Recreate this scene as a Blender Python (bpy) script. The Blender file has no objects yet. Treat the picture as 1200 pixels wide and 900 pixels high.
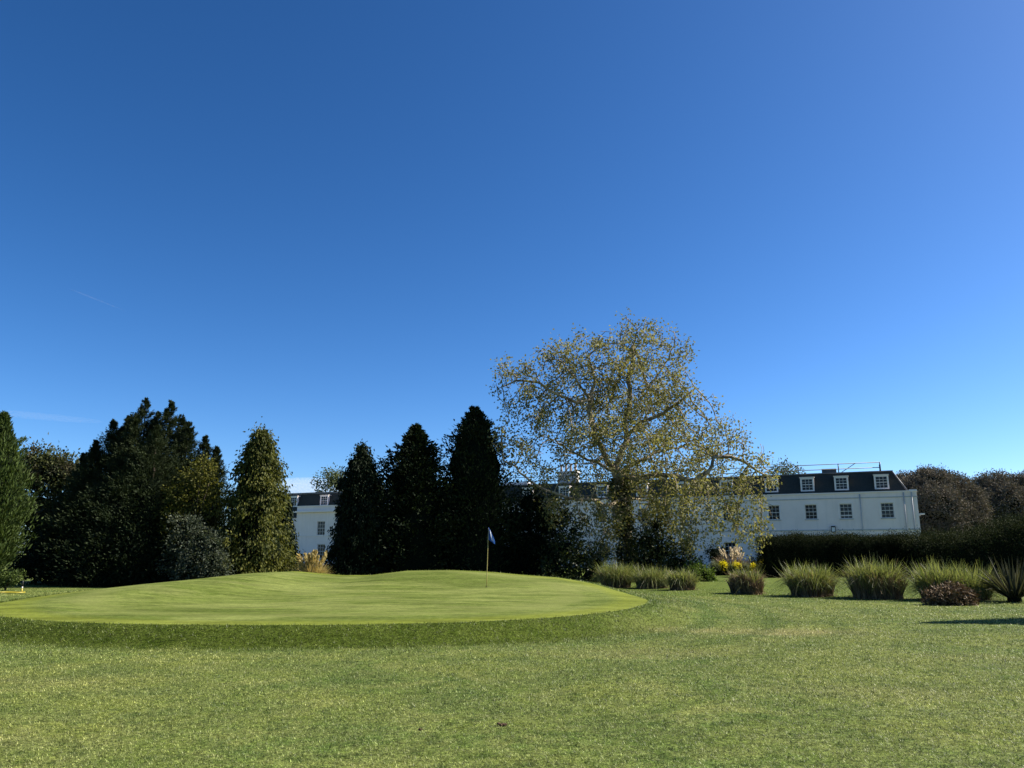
import bpy, bmesh, math, numpy as np
from mathutils import Vector, kdtree, Matrix
R = np.random.default_rng(11)
sc = bpy.context.scene
COL = sc.collection
PI = math.pi

# ------------------------------------------------------------------ camera and light
EYE = 1.6
F_PX = 905.0                       # focal length for a 1200 px wide frame
PITCH = math.atan(198 / F_PX)
cam = bpy.data.cameras.new('camera')
cam.sensor_width = 36; cam.lens = F_PX / 1200 * 36
cam.clip_start = 0.1; cam.clip_end = 30000
co = bpy.data.objects.new('camera', cam); COL.objects.link(co)
co.location = (0, 0, EYE); co.rotation_euler = (PI / 2 + PITCH, 0, 0)
sc.camera = co

SUN_EL, SUN_AZ = math.radians(40), math.radians(79)
w = bpy.data.worlds.new('World'); sc.world = w; w.use_nodes = True
nt = w.node_tree
sky = nt.nodes.new('ShaderNodeTexSky'); sky.sky_type = 'NISHITA'; sky.sun_disc = False
sky.sun_elevation = SUN_EL; sky.sun_rotation = SUN_AZ
sky.air_density = .7; sky.dust_density = .5; sky.ozone_density = 4
gm = nt.nodes.new('ShaderNodeGamma'); gm.inputs[1].default_value = 1.2
hs = nt.nodes.new('ShaderNodeHueSaturation'); hs.inputs['Saturation'].default_value = 1.16
nt.links.new(sky.outputs[0], gm.inputs[0]); nt.links.new(gm.outputs[0], hs.inputs['Color'])
bg = nt.nodes['Background']; nt.links.new(hs.outputs[0], bg.inputs[0]); bg.inputs[1].default_value = .055
S = Vector((math.sin(SUN_AZ) * math.cos(SUN_EL), math.cos(SUN_AZ) * math.cos(SUN_EL), math.sin(SUN_EL)))
sl = bpy.data.lights.new('sun', 'SUN'); sl.energy = 5; sl.angle = math.radians(.53); sl.color = (1, .93, .82)
so = bpy.data.objects.new('sun', sl); COL.objects.link(so); so.rotation_euler = S.to_track_quat('Z', 'Y').to_euler()
so.location = (60, 20, 60)
vs = sc.view_settings
vs.view_transform = 'Standard'; vs.look = 'None'; vs.exposure = 1.225; vs.gamma = 1
try: vs.use_curve_mapping = False
except Exception: pass
sc.cycles.max_bounces = 8; sc.cycles.transparent_max_bounces = 8; sc.cycles.volume_bounces = 1
sc.cycles.diffuse_bounces = 3; sc.cycles.glossy_bounces = 3; sc.cycles.sample_clamp_indirect = 6

def at(px, py, Y):                 # the point of the plane at distance Y that the photo shows at (px, py)
    a = (px - 600) / F_PX; b = (py - 450) / F_PX
    d = (a, math.cos(PITCH) + b * math.sin(PITCH), math.sin(PITCH) - b * math.cos(PITCH))
    t = Y / d[1]
    return np.array([d[0] * t, Y, EYE + d[2] * t])
def m_px(Y): return Y / (F_PX * .977)

# ------------------------------------------------------------------ terrain
def sm(t): t = np.clip(t, 0, 1); return t * t * (3 - 2 * t)
GC = (-4.6, 24.6)
def ring(X, Y):                    # signed distance to the edge of the putting green (negative on it)
    X = np.asarray(X, float); Y = np.asarray(Y, float)
    dx = X - GC[0]; dy = Y - GC[1]
    a = np.where(dx > 0, 8.5, 9.0); b = np.where(dy > 0, 9.4, 9.7)
    q = ((np.abs(dx) / a) ** 2.35 + (np.abs(dy) / b) ** 2.35) ** (1 / 2.35)
    r = np.hypot(dx, dy)
    return np.where(q > 1e-6, r * (1 - 1 / np.maximum(q, 1e-6)), -9.0)
RX = [-18, -14, -12, -10.5, -9, -7.2, -6, -4.5, -2.6, -1, 0.5, 1.8, 3, 4.2, 6]
RZ = [.10, .34, .60, .78, .84, .68, .68, .86, .88, .83, .74, .68, .52, .22, .12]
def ground_z(X, Y):
    X = np.asarray(X, float); Y = np.asarray(Y, float)
    d = ring(X, Y)
    top = np.interp(X, RX, RZ) ; Y0 = 22.5 - 6.5 * sm((-5.5 - X) / 6) ; top = .3 + (top - .3) * (.2 * sm((Y - 15) / 9) + .8 * sm((Y - Y0) / 10.5))
    top = top + .03 * np.sin(X * .9 + 1) * np.sin(Y * .55) * sm((Y - 17) / 6)
    side = sm((Y - 17) / 8)
    wd = 1.0 + 2.6 * side
    body = top * (1 - sm(d / wd))
    lawn = .035 * np.sin(X * .31 + .7) * np.sin(Y * .27) + .02 * np.sin(X * .83) * np.sin(Y * .71 + 1)
    lawn = lawn * np.clip((Y - 2) / 5, 0, 1) * np.clip((60 - Y) / 20, 0, 1)
    return np.maximum(body, 0) + lawn * np.clip(d / 3, 0, 1)
def gz(x, y): return float(ground_z(x, y))
def bankness(X, Y):
    return 1 - .8 * sm((X - .5) / 4.5)
def dryness(X, Y):
    g = lambda cx, cy, sx, sy: np.exp(-((X - cx) / sx) ** 2 - ((Y - cy) / sy) ** 2)
    return np.clip(1.5 * g(5.8, 16.9, 1.1, .75) + .8 * g(3.6, 17.3, 1.3, .6) + .45 * g(2.4, 13.5, 1.6, .8) + .35 * g(-5.2, 7.2, 1.2, .6)
                   + .35 * g(4.4, 9.6, 1.3, .5) + .3 * g(7.5, 12.5, 1.8, .7) + .3 * g(-6.5, 10.3, 2, .5), 0, 1)

# ------------------------------------------------------------------ mesh helpers
def tag(o, label=None, cat=None, group=None, kind=None):
    if label: o['label'] = label
    if cat: o['category'] = cat
    if group: o['group'] = group
    if kind: o['kind'] = kind
    return o
def empty(name, loc, label, cat, group=None, rz=0):
    o = bpy.data.objects.new(name, None); COL.objects.link(o)
    o.location = loc; o.rotation_euler = (0, 0, rz); o.empty_display_size = .3
    return tag(o, label, cat, group)
def link(name, me, mat, parent=None):
    if mat is not None: me.materials.append(mat)
    o = bpy.data.objects.new(name, me); COL.objects.link(o)
    if parent is not None: o.parent = parent
    return o
def poly_mesh(name, V, nside, attrs=None):
    """V: (n, nside, 3) separate polygons"""
    n = len(V); me = bpy.data.meshes.new(name)
    me.vertices.add(n * nside); me.vertices.foreach_set('co', np.ascontiguousarray(V, np.float32).ravel())
    me.loops.add(n * nside); me.loops.foreach_set('vertex_index', np.arange(n * nside, dtype=np.int32))
    me.polygons.add(n)
    me.polygons.foreach_set('loop_start', np.arange(0, n * nside, nside, dtype=np.int32))
    try: me.polygons.foreach_set('loop_total', np.full(n, nside, np.int32))
    except Exception: pass
    for k, v in (attrs or {}).items():
        a = me.attributes.new(k, 'FLOAT', 'POINT'); a.data.foreach_set('value', np.repeat(np.asarray(v, np.float32), nside))
    me.update(calc_edges=True); return me
def grid_mesh(name, xs, ys, zfun, attrs):
    X, Y = np.meshgrid(xs, ys); Z = zfun(X, Y)
    nx, ny = len(xs), len(ys); V = np.stack([X, Y, Z], -1).reshape(-1, 3)
    i = np.arange(nx * ny).reshape(ny, nx)
    Q = np.stack([i[:-1, :-1], i[:-1, 1:], i[1:, 1:], i[1:, :-1]], -1).reshape(-1, 4)
    me = bpy.data.meshes.new(name); me.vertices.add(len(V)); me.vertices.foreach_set('co', V.astype(np.float32).ravel())
    me.loops.add(Q.size); me.loops.foreach_set('vertex_index', Q.astype(np.int32).ravel())
    me.polygons.add(len(Q)); me.polygons.foreach_set('loop_start', np.arange(0, Q.size, 4, dtype=np.int32))
    for k, f in attrs.items():
        a = me.attributes.new(k, 'FLOAT', 'POINT'); a.data.foreach_set('value', f(X, Y).astype(np.float32).ravel())
    me.update(calc_edges=True); me.polygons.foreach_set('use_smooth', np.ones(len(Q), bool)); return me

class MB:                           # boxes, tubes and rings collected into one mesh
    def __init__(s): s.v = []; s.f = []; s.smooth = []
    def add(s, vs, fs, smooth=False):
        k = len(s.v); s.v += [tuple(map(float, p)) for p in vs]
        s.f += [tuple(i + k for i in f) for f in fs]; s.smooth += [smooth] * len(fs); return s
    def box(s, x0, x1, y0, y1, z0, z1):
        return s.add([(x0, y0, z0), (x1, y0, z0), (x1, y1, z0), (x0, y1, z0), (x0, y0, z1), (x1, y0, z1), (x1, y1, z1), (x0, y1, z1)],
                     [(0, 3, 2, 1), (4, 5, 6, 7), (0, 1, 5, 4), (1, 2, 6, 5), (2, 3, 7, 6), (3, 0, 4, 7)])
    def tube(s, pts, rad, n=8, cap=True):
        pts = [np.asarray(p, float) for p in pts]; vs = []
        if not hasattr(rad, '__len__'): rad = [rad] * len(pts)
        ref = None
        for i, p in enumerate(pts):
            d = pts[min(i + 1, len(pts) - 1)] - pts[max(i - 1, 0)]; d = d / (np.linalg.norm(d) + 1e-9)
            if ref is None: ref = np.array([1., 0, 0]) if abs(d[0]) < .8 else np.array([0, 1., 0])
            a = ref - d * ref.dot(d); a /= np.linalg.norm(a) + 1e-9; b = np.cross(d, a); ref = a
            for k in range(n):
                t = 2 * PI * k / n; vs.append(p + rad[i] * (a * math.cos(t) + b * math.sin(t)))
        fs = [(i * n + k, i * n + (k + 1) % n, (i + 1) * n + (k + 1) % n, (i + 1) * n + k) for i in range(len(pts) - 1) for k in range(n)]
        if cap: fs += [tuple(range(n - 1, -1, -1)), tuple(range((len(pts) - 1) * n, len(pts) * n))]
        return s.add(vs, fs, True)
    def lathe(s, prof, c=(0, 0, 0), n=16, wob=0, rng=None):
        vs = []
        for (r, z) in prof:
            for k in range(n):
                q = r * (1 + (wob * rng.normal() if wob else 0)); t = 2 * PI * k / n
                vs.append((c[0] + q * math.cos(t), c[1] + q * math.sin(t), c[2] + z))
        m = len(prof)
        fs = [(i * n + k, i * n + (k + 1) % n, (i + 1) * n + (k + 1) % n, (i + 1) * n + k) for i in range(m - 1) for k in range(n)]
        fs += [tuple(range(n - 1, -1, -1)), tuple(range((m - 1) * n, m * n))]
        return s.add(vs, fs, True)
    def build(s, name, mat, parent=None):
        me = bpy.data.meshes.new(name); me.from_pydata(s.v, [], s.f); me.update()
        me.polygons.foreach_set('use_smooth', np.array(s.smooth, bool))
        return link(name, me, mat, parent)

# ------------------------------------------------------------------ materials
def newmat(name):
    m = bpy.data.materials.new(name); m.use_nodes = True; t = m.node_tree
    return m, t, t.nodes['Principled BSDF'], t.nodes['Material Output']
def N(t, typ, **kw):
    n = t.nodes.new(typ)
    for k, v in kw.items(): setattr(n, k, v)
    return n
def noise(t, scale, detail=3, rough=.55, vec=None, stretch=None):
    n = N(t, 'ShaderNodeTexNoise'); n.inputs['Scale'].default_value = scale; n.inputs['Detail'].default_value = detail
    n.inputs['Roughness'].default_value = rough
    tc = N(t, 'ShaderNodeTexCoord'); src = tc.outputs['Object']
    if stretch:
        mp = N(t, 'ShaderNodeMapping'); mp.inputs['Scale'].default_value = stretch; t.links.new(src, mp.inputs[0]); src = mp.outputs[0]
    t.links.new(src, n.inputs['Vector']); return n.outputs['Fac']
def rng_map(t, fac, a, b, c=0., d=1., smooth=False):
    m = N(t, 'ShaderNodeMapRange'); m.interpolation_type = 'SMOOTHSTEP' if smooth else 'LINEAR'
    for i, v in zip((1, 2, 3, 4), (a, b, c, d)): m.inputs[i].default_value = v
    t.links.new(fac, m.inputs[0]); return m.outputs[0]
def mix(t, fac, a, b, blend='MIX'):
    m = N(t, 'ShaderNodeMix', data_type='RGBA', blend_type=blend)
    for sock, v in ((m.inputs[0], fac), (m.inputs[6], a), (m.inputs[7], b)):
        if hasattr(v, 'is_linked'): t.links.new(v, sock)
        elif isinstance(v, (int, float)): sock.default_value = v
        else: sock.default_value = (*v, 1)
    return m.outputs[2]
def math_(t, op, a, b):
    m = N(t, 'ShaderNodeMath', operation=op)
    for sock, v in zip(m.inputs, (a, b)):
        if hasattr(v, 'is_linked'): t.links.new(v, sock)
        else: sock.default_value = v
    return m.outputs[0]
def attr(t, name): return N(t, 'ShaderNodeAttribute', attribute_name=name).outputs['Fac']

def foliage(name, dark, light, transl=.3, rough=.65, spec=.14, warm=(1.15, 1.15, .7), third=None):
    m, t, p, out = newmat(name)
    c = mix(t, attr(t, 'tint'), dark, light)
    if third: c = mix(t, rng_map(t, noise(t, .55, 2), .5, .68), c, third)
    c = mix(t, rng_map(t, noise(t, 2.2, 2), .3, .7, 0, .35), c, tuple(x * .55 for x in dark))
    t.links.new(c, p.inputs['Base Color']); p.inputs['Roughness'].default_value = rough
    p.inputs['Specular IOR Level'].default_value = spec
    tr = N(t, 'ShaderNodeBsdfTranslucent'); t.links.new(mix(t, 1, c, warm, 'MULTIPLY'), tr.inputs[0])
    mx = N(t, 'ShaderNodeMixShader'); mx.inputs[0].default_value = transl
    t.links.new(p.outputs[0], mx.inputs[1]); t.links.new(tr.outputs[0], mx.inputs[2]); t.links.new(mx.outputs[0], out.inputs[0])
    return m
def plain(name, col, rough=.6, spec=.4, var=.15, scale=3, metal=0, bump=0, second=None, stretch=None):
    m, t, p, out = newmat(name)
    b = second or tuple(x * (1 - var) for x in col)
    c = mix(t, rng_map(t, noise(t, scale, 5, .6, stretch=stretch), .35, .65), col, b)
    t.links.new(c, p.inputs['Base Color']); p.inputs['Roughness'].default_value = rough
    p.inputs['Specular IOR Level'].default_value = spec; p.inputs['Metallic'].default_value = metal
    if bump:
        bm = N(t, 'ShaderNodeBump'); bm.inputs['Strength'].default_value = bump; bm.inputs['Distance'].default_value = .05
        t.links.new(noise(t, scale * 4, 4), bm.inputs['Height']); t.links.new(bm.outputs[0], p.inputs['Normal'])
    return m

def lawn_colour(t):
    rg = attr(t, 'ring'); dry = attr(t, 'dry'); bk = attr(t, 'bank')
    big = noise(t, .30, 4, .6); mid = noise(t, 1.5, 5, .62); fine = noise(t, 8, 4, .7); lo = noise(t, .75, 4, .6)
    fair = mix(t, rng_map(t, big, .40, .58), (.092, .134, .030), (.152, .176, .040))
    fair = mix(t, rng_map(t, mid, .46, .62, 0, .85), fair, (.205, .218, .066))
    fair = mix(t, rng_map(t, lo, .47, .62, 0, .7), fair, (.074, .108, .026))
    fair = mix(t, rng_map(t, noise(t, 3.4, 5, .7), .51, .63, 0, .75), fair, (.048, .076, .016))
    fair = mix(t, rng_map(t, fine, .46, .64, 0, .6), fair, (.165, .185, .062))
    dr = math_(t, 'MULTIPLY', dry, rng_map(t, mid, .25, .6, .5, 1))
    fair = mix(t, dr, fair, (.235, .215, .085))
    # faint mower passes round the green
    wv = math_(t, 'SINE', math_(t, 'ADD', math_(t, 'MULTIPLY', rg, 4.2), math_(t, 'MULTIPLY', mid, 2.0)), 0)
    sw = math_(t, 'MULTIPLY', rng_map(t, rg, 6.5, 2.0), rng_map(t, bk, .95, .35, .15, 1))
    band = math_(t, 'MULTIPLY', rng_map(t, wv, .1, .9), sw)
    fair = mix(t, math_(t, 'MULTIPLY', band, .55), fair, (.050, .086, .016))
    pale_band = math_(t, 'MULTIPLY', rng_map(t, wv, -.1, -.9), sw)
    fair = mix(t, math_(t, 'MULTIPLY', pale_band, .45), fair, (.150, .168, .050))
    sx = N(t, 'ShaderNodeSeparateXYZ'); t.links.new(N(t, 'ShaderNodeTexCoord').outputs['Object'], sx.inputs[0])
    farm = math_(t, 'MULTIPLY', rng_map(t, math_(t, 'ADD', sx.outputs[1], math_(t, 'MULTIPLY', mid, 1.2)), 30.2, 30.9), rng_map(t, sx.outputs[0], -4, 0))
    fair = mix(t, math_(t, 'MULTIPLY', farm, .6), fair, (.094, .130, .020))
    # longer, lusher semi-rough on the bank
    bank = mix(t, rng_map(t, mid, .35, .65), (.042, .064, .006), (.072, .096, .013))
    bank = mix(t, rng_map(t, fine, .45, .65, 0, .5), bank, (.100, .120, .028))
    edge = math_(t, 'ADD', rg, math_(t, 'MULTIPLY', math_(t, 'SUBTRACT', mid, .5), .9))
    c = mix(t, math_(t, 'MULTIPLY', rng_map(t, edge, 1.6, .85, smooth=True), bk), fair, bank)
    g1 = rng_map(t, noise(t, 42, 2, .6), .36, .64, .64, 1.48); g2 = rng_map(t, noise(t, 17, 3, .65), .36, .64, .68, 1.46)
    gg = N(t, 'ShaderNodeCombineColor'); gv = math_(t, 'MULTIPLY', g1, g2)
    for i_ in range(3): t.links.new(gv, gg.inputs[i_])
    c = mix(t, 1, c, gg.outputs[0], 'MULTIPLY')
    # fine turf of the green: streaky, with a paler collar
    st = noise(t, .9, 5, .65, stretch=(.22, 1, 1)); st2 = noise(t, 4, 4, .65, stretch=(.3, 1.4, 1))
    gr = mix(t, rng_map(t, st, .42, .57), (.052, .076, .009), (.118, .144, .032))
    gr = mix(t, rng_map(t, st2, .47, .58, 0, .75), gr, (.058, .082, .010))
    gr = mix(t, rng_map(t, noise(t, .5, 4, .6, stretch=(.5, 1, 1)), .48, .58, 0, .75), gr, (.158, .178, .050))
    gr = mix(t, rng_map(t, noise(t, 20, 4, .75, stretch=(.4, 1, 1)), .46, .58, 0, .6), gr, (.150, .170, .048))
    gr = mix(t, rng_map(t, noise(t, 34, 3, .75, stretch=(.4, 1, 1)), .50, .62, 0, .6), gr, (.042, .068, .008))
    gr = mix(t, rng_map(t, rg, -1.1, -.6, 0, .6), gr, (.130, .150, .018))
    q1 = rng_map(t, noise(t, 2.2, 4, .65, stretch=(.3, 1.2, 1)), .36, .64, .80, 1.24); q2 = rng_map(t, noise(t, 14, 3, .7, stretch=(.35, 1, 1)), .36, .64, .82, 1.22)
    gq = N(t, 'ShaderNodeCombineColor'); qv = math_(t, 'MULTIPLY', q1, q2)
    for i_ in range(3): t.links.new(qv, gq.inputs[i_])
    gr = mix(t, 1, gr, gq.outputs[0], 'MULTIPLY')
    inn = math_(t, 'MULTIPLY', rng_map(t, rg, -2.9, -2.2, smooth=True), rng_map(t, rg, -1.6, -1.9, smooth=True))
    gr = mix(t, math_(t, 'MULTIPLY', inn, .35), gr, (.155, .172, .050))
    e2 = math_(t, 'ADD', rg, math_(t, 'MULTIPLY', math_(t, 'SUBTRACT', fine, .5), .08))
    return mix(t, rng_map(t, e2, -.01, .02), gr, c)
def lawn_mat():
    m, t, p, out = newmat('lawn_turf')
    c = lawn_colour(t)
    c = mix(t, math_(t, 'MULTIPLY', rng_map(t, noise(t, 60, 3, .7), .40, .56, .25, .9), rng_map(t, attr(t, 'ring'), -.02, .02)), c, mix(t, 1, c, (.40, .44, .34), 'MULTIPLY'))  # turf darkened in specks, standing in for shade between the blades
    t.links.new(c, p.inputs['Base Color']); p.inputs['Roughness'].default_value = .9; p.inputs['Specular IOR Level'].default_value = .05
    bm = N(t, 'ShaderNodeBump'); bm.inputs['Strength'].default_value = .5; bm.inputs['Distance'].default_value = .02
    t.links.new(noise(t, 38, 4, .7), bm.inputs['Height']); t.links.new(bm.outputs[0], p.inputs['Normal']); return m
def blade_mat():
    m, t, p, out = newmat('grass_blade')
    c = lawn_colour(t)
    c = mix(t, attr(t, 'tint'), mix(t, 1, c, (.52, .57, .44), 'MULTIPLY'), mix(t, 1, c, (2.6, 2.4, 2.8), 'MULTIPLY'))  # glints of shiny blades and dark pockets put into the blade colour
    t.links.new(c, p.inputs['Base Color']); p.inputs['Roughness'].default_value = .5; p.inputs['Specular IOR Level'].default_value = .25
    tr = N(t, 'ShaderNodeBsdfTranslucent'); t.links.new(c, tr.inputs[0])
    mx = N(t, 'ShaderNodeMixShader'); mx.inputs[0].default_value = .3
    t.links.new(p.outputs[0], mx.inputs[1]); t.links.new(tr.outputs[0], mx.inputs[2]); t.links.new(mx.outputs[0], out.inputs[0]); return m

M = dict(
    bark=plain('bark_brown', (.075, .055, .04), .9, .2, scale=6, bump=.6, second=(.03, .024, .018)),
    plane_bark=plain('plane_bark', (.38, .31, .20), .85, .2, scale=2.5, bump=.5, second=(.085, .064, .04)),
    dark_core=plain('dark_core', (.007, .010, .006), 1., .0, scale=3, bump=.8),  # near-black solid cores, the shade inside plants put into their colour
    conifer_green=foliage('conifer_green', (.022, .042, .010), (.075, .105, .024), .2),
    conifer_dark=foliage('conifer_dark', (.007, .013, .006), (.026, .038, .014), .12, spec=.08),
    conifer_gold=foliage('conifer_gold', (.030, .042, .010), (.150, .150, .030), .3),
    cypress=foliage('cypress_green', (.011, .020, .009), (.052, .066, .028), .15, spec=.08),
    olive=foliage('olive_leaf', (.024, .036, .014), (.105, .115, .036), .25, third=(.075, .062, .045)),
    yellow=foliage('yellow_leaf', (.030, .042, .010), (.150, .140, .024), .3),
    silver=foliage('silver_leaf', (.030, .042, .024), (.135, .150, .105), .25),
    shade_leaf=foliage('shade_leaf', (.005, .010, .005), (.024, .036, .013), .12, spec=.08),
    plane_leaf=foliage('plane_leaf', (.10, .098, .030), (.320, .295, .105), .42, spec=.3, third=(.15, .155, .065)),
    ivy=foliage('ivy_leaf', (.014, .024, .008), (.115, .125, .032), .25, .5, .18),
    shrub_bright=foliage('shrub_bright', (.050, .085, .016), (.150, .210, .040), .35),
    tuss_green=foliage('tussock_green', (.062, .090, .022), (.300, .310, .115), .42, .5, .3),
    tuss_dead=foliage('tussock_dead', (.085, .060, .032), (.380, .280, .160), .15, .7, .2, warm=(1, .9, .7)),
    heap=foliage('dead_heap', (.060, .036, .016), (.250, .170, .092), .1, .7, .2, warm=(1, .9, .7)),
    pampas=foliage('pampas_gold', (.300, .235, .085), (.640, .520, .220), .3, .6, .3, warm=(1, .9, .6)),
    plume=foliage('pampas_plume', (.600, .500, .340), (.860, .770, .580), .35, .8, .1, warm=(1, .95, .85)),
    flax=foliage('flax_leaf', (.018, .024, .014), (.150, .140, .085), .2, .7, .08),
    hedge=foliage('hedge_leaf', (.004, .007, .003), (.036, .046, .020), .12, .8, .04),
    hedge_brown=foliage('hedge_cypress', (.005, .009, .004), (.050, .060, .024), .1, .8, .04),
    holm=foliage('holm_oak', (.095, .084, .066), (.240, .205, .155), .06, .9, .05),
    far=foliage('far_leaf', (.050, .070, .036), (.150, .170, .085), .3),
    yflower=foliage('yellow_flower', (.420, .360, .012), (.780, .680, .030), .3, .6),
    greymound=foliage('grey_mound', (.085, .100, .052), (.230, .250, .150), .25),
    white=plain('white_paint', (.90, .77, .71), .5, .4, .06, .6),
    pipe_shade=plain('pipe_shade_paint', (.56, .52, .48), .5, .4, .2, 2),  # downpipe paint, also the painted shade on string course and sills
    slate=plain('roof_slate', (.044, .048, .042), .75, .15, scale=7, second=(.030, .034, .030)),
    lead=plain('roof_lead', (.10, .105, .11), .5, .5, .3, 1.2),
    iron=plain('dark_iron', (.010, .011, .012), .45, .5, .2, 4),
    frame=plain('window_paint', (.80, .72, .67), .4, .5, .06, 2),
    chim=plain('chimney_render', (.62, .58, .52), .8, .2, .25, 1.5, bump=.3),
    pot=plain('chimney_pot', (.55, .42, .32), .8, .2, .3, 3),
    cane=plain('flag_cane', (.42, .34, .10), .4, .5, .15, 5),
    yplastic=plain('yellow_plastic', (.42, .34, .03), .45, .5, .12, 4),
    black=plain('black_plastic', (.02, .02, .022), .45, .5, .2, 4),
    soil=plain('soil', (.15, .095, .065), .95, .1, scale=30, bump=.8, second=(.045, .03, .02)),
    hole=plain('hole_shade', (.03, .03, .03), .8, .2, .2, 4),
)
# weathered white render of the house: faint rain streaks and blotches
m, t, p, out = newmat('house_render'); M['render'] = m
c = mix(t, rng_map(t, noise(t, .5, 5, .65), .35, .7), (.93, .78, .71), (.83, .69, .625))
c = mix(t, rng_map(t, noise(t, 1.6, 4, .6, stretch=(1, 1, .08)), .52, .75, 0, .5), c, (.68, .59, .54))
t.links.new(c, p.inputs['Base Color']); p.inputs['Roughness'].default_value = .8
# window glass: opaque shiny pane, the unlit room put into its colour
m, t, p, out = newmat('window_glass'); M['glass'] = m
p.inputs['Base Color'].default_value = (.018, .02, .024, 1); p.inputs['Roughness'].default_value = .08; p.inputs['Specular IOR Level'].default_value = .22
m, t, p, out = newmat('lamp_glass'); M['lampglass'] = m
p.inputs['Base Color'].default_value = (.7, .7, .68, 1); p.inputs['Roughness'].default_value = .2
# the flag: blue cloth with a white panel
m, t, p, out = newmat('flag_cloth'); M['flag'] = m
uv = N(t, 'ShaderNodeAttribute', attribute_name='panel').outputs['Fac']
t.links.new(mix(t, rng_map(t, uv, .45, .5), (.022, .075, .30), (.58, .64, .74)), p.inputs['Base Color']); p.inputs['Roughness'].default_value = .7
tr = N(t, 'ShaderNodeBsdfTranslucent'); tr.inputs[0].default_value = (.03, .10, .34, 1)
mx = N(t, 'ShaderNodeMixShader'); mx.inputs[0].default_value = .3
t.links.new(p.outputs[0], mx.inputs[1]); t.links.new(tr.outputs[0], mx.inputs[2]); t.links.new(mx.outputs[0], out.inputs[0])
def vol(name, dens, col=(1, 1, 1)):
    m, t, p, out = newmat(name); t.nodes.remove(p)
    v = N(t, 'ShaderNodeVolumePrincipled'); v.inputs['Color'].default_value = (*col, 1); v.inputs['Density'].default_value = dens
    t.links.new(v.outputs[0], out.inputs['Volume']); return m

# ------------------------------------------------------------------ the ground
def axis(a, b, step, far, k=1.28):
    core = list(np.arange(a, b + 1e-6, step)); lo = []; hi = []
    x, s = a, step
    while x > -far: s *= k; x -= s; lo.append(x)
    x, s = core[-1], step
    while x < far: s *= k; x += s; hi.append(x)
    return np.array(lo[::-1] + core + hi)
xs = axis(-26, 26, .14, 2500); ys = axis(3.5, 42, .11, 2500)
lawn = link('lawn', grid_mesh('lawn', xs, ys, ground_z, dict(ring=ring, dry=dryness, bank=bankness)), lawn_mat())
tag(lawn, 'mown golf lawn with the raised putting green', 'lawn', kind='structure')

def grass_blades():
    V = []; T = []; RG = []; DR = []; BK = []
    zones = [(5.2, 8.5, 5200, .027, .0066), (8.5, 12, 3000, .031, .0085), (12, 17, 1300, .036, .012), (17, 24, 520, .040, .016), (24, 36, 170, .045, .022)]
    for (y0, y1, dens, L, W) in zones:
        half = .70 * y1 + 2
        n = int(dens * (y1 - y0) * 2 * half)
        y = R.uniform(y0, y1, n); x = R.uniform(-half, half, n)
        k = (np.abs(x) < .70 * y + 2); x, y = x[k], y[k]
        d = ring(x, y); k = d > .0; x, y, d = x[k], y[k], d[k]
        clump = .5 + .5 * np.sin(x * 7.3 + 2 * np.sin(y * 5.1)) * np.sin(y * 6.1 + 2 * np.sin(x * 4.3))
        k = R.random(len(x)) < .55 + .45 * clump; x, y, d = x[k], y[k], d[k]
        n = len(x); z = ground_z(x, y)
        az = R.uniform(0, 2 * PI, n); lean = R.uniform(.3, 2.0, n)
        l = L * R.uniform(.55, 1.35, n) * np.where(d < 1.2, 1.35, 1.0); wd = W * R.uniform(.7, 1.3, n)
        b = np.stack([x, y, z - .004], -1)
        dirv = np.stack([np.cos(az) * lean, np.sin(az) * lean, np.ones(n)], -1); dirv /= np.linalg.norm(dirv, axis=1, keepdims=True)
        a2 = az + R.uniform(.6, 2.5, n); s = np.stack([np.cos(a2), np.sin(a2), 0 * a2], -1) * (wd / 2)[:, None]
        V.append(np.stack([b - s, b + s, b + dirv * l[:, None]], 1)); T.append(np.where(R.random(n) < .2, R.uniform(.6, 1, n), R.random(n) * .45)); RG.append(d); DR.append(dryness(x, y)); BK.append(bankness(x, y))
    me = poly_mesh('grass', np.concatenate(V), 3, dict(tint=np.concatenate(T), ring=np.concatenate(RG), dry=np.concatenate(DR), bank=np.concatenate(BK)))
    g = link('grass', me, blade_mat()); tag(g, 'short grass blades covering the fairway and bank', 'grass', kind='stuff')
grass_blades()

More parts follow.
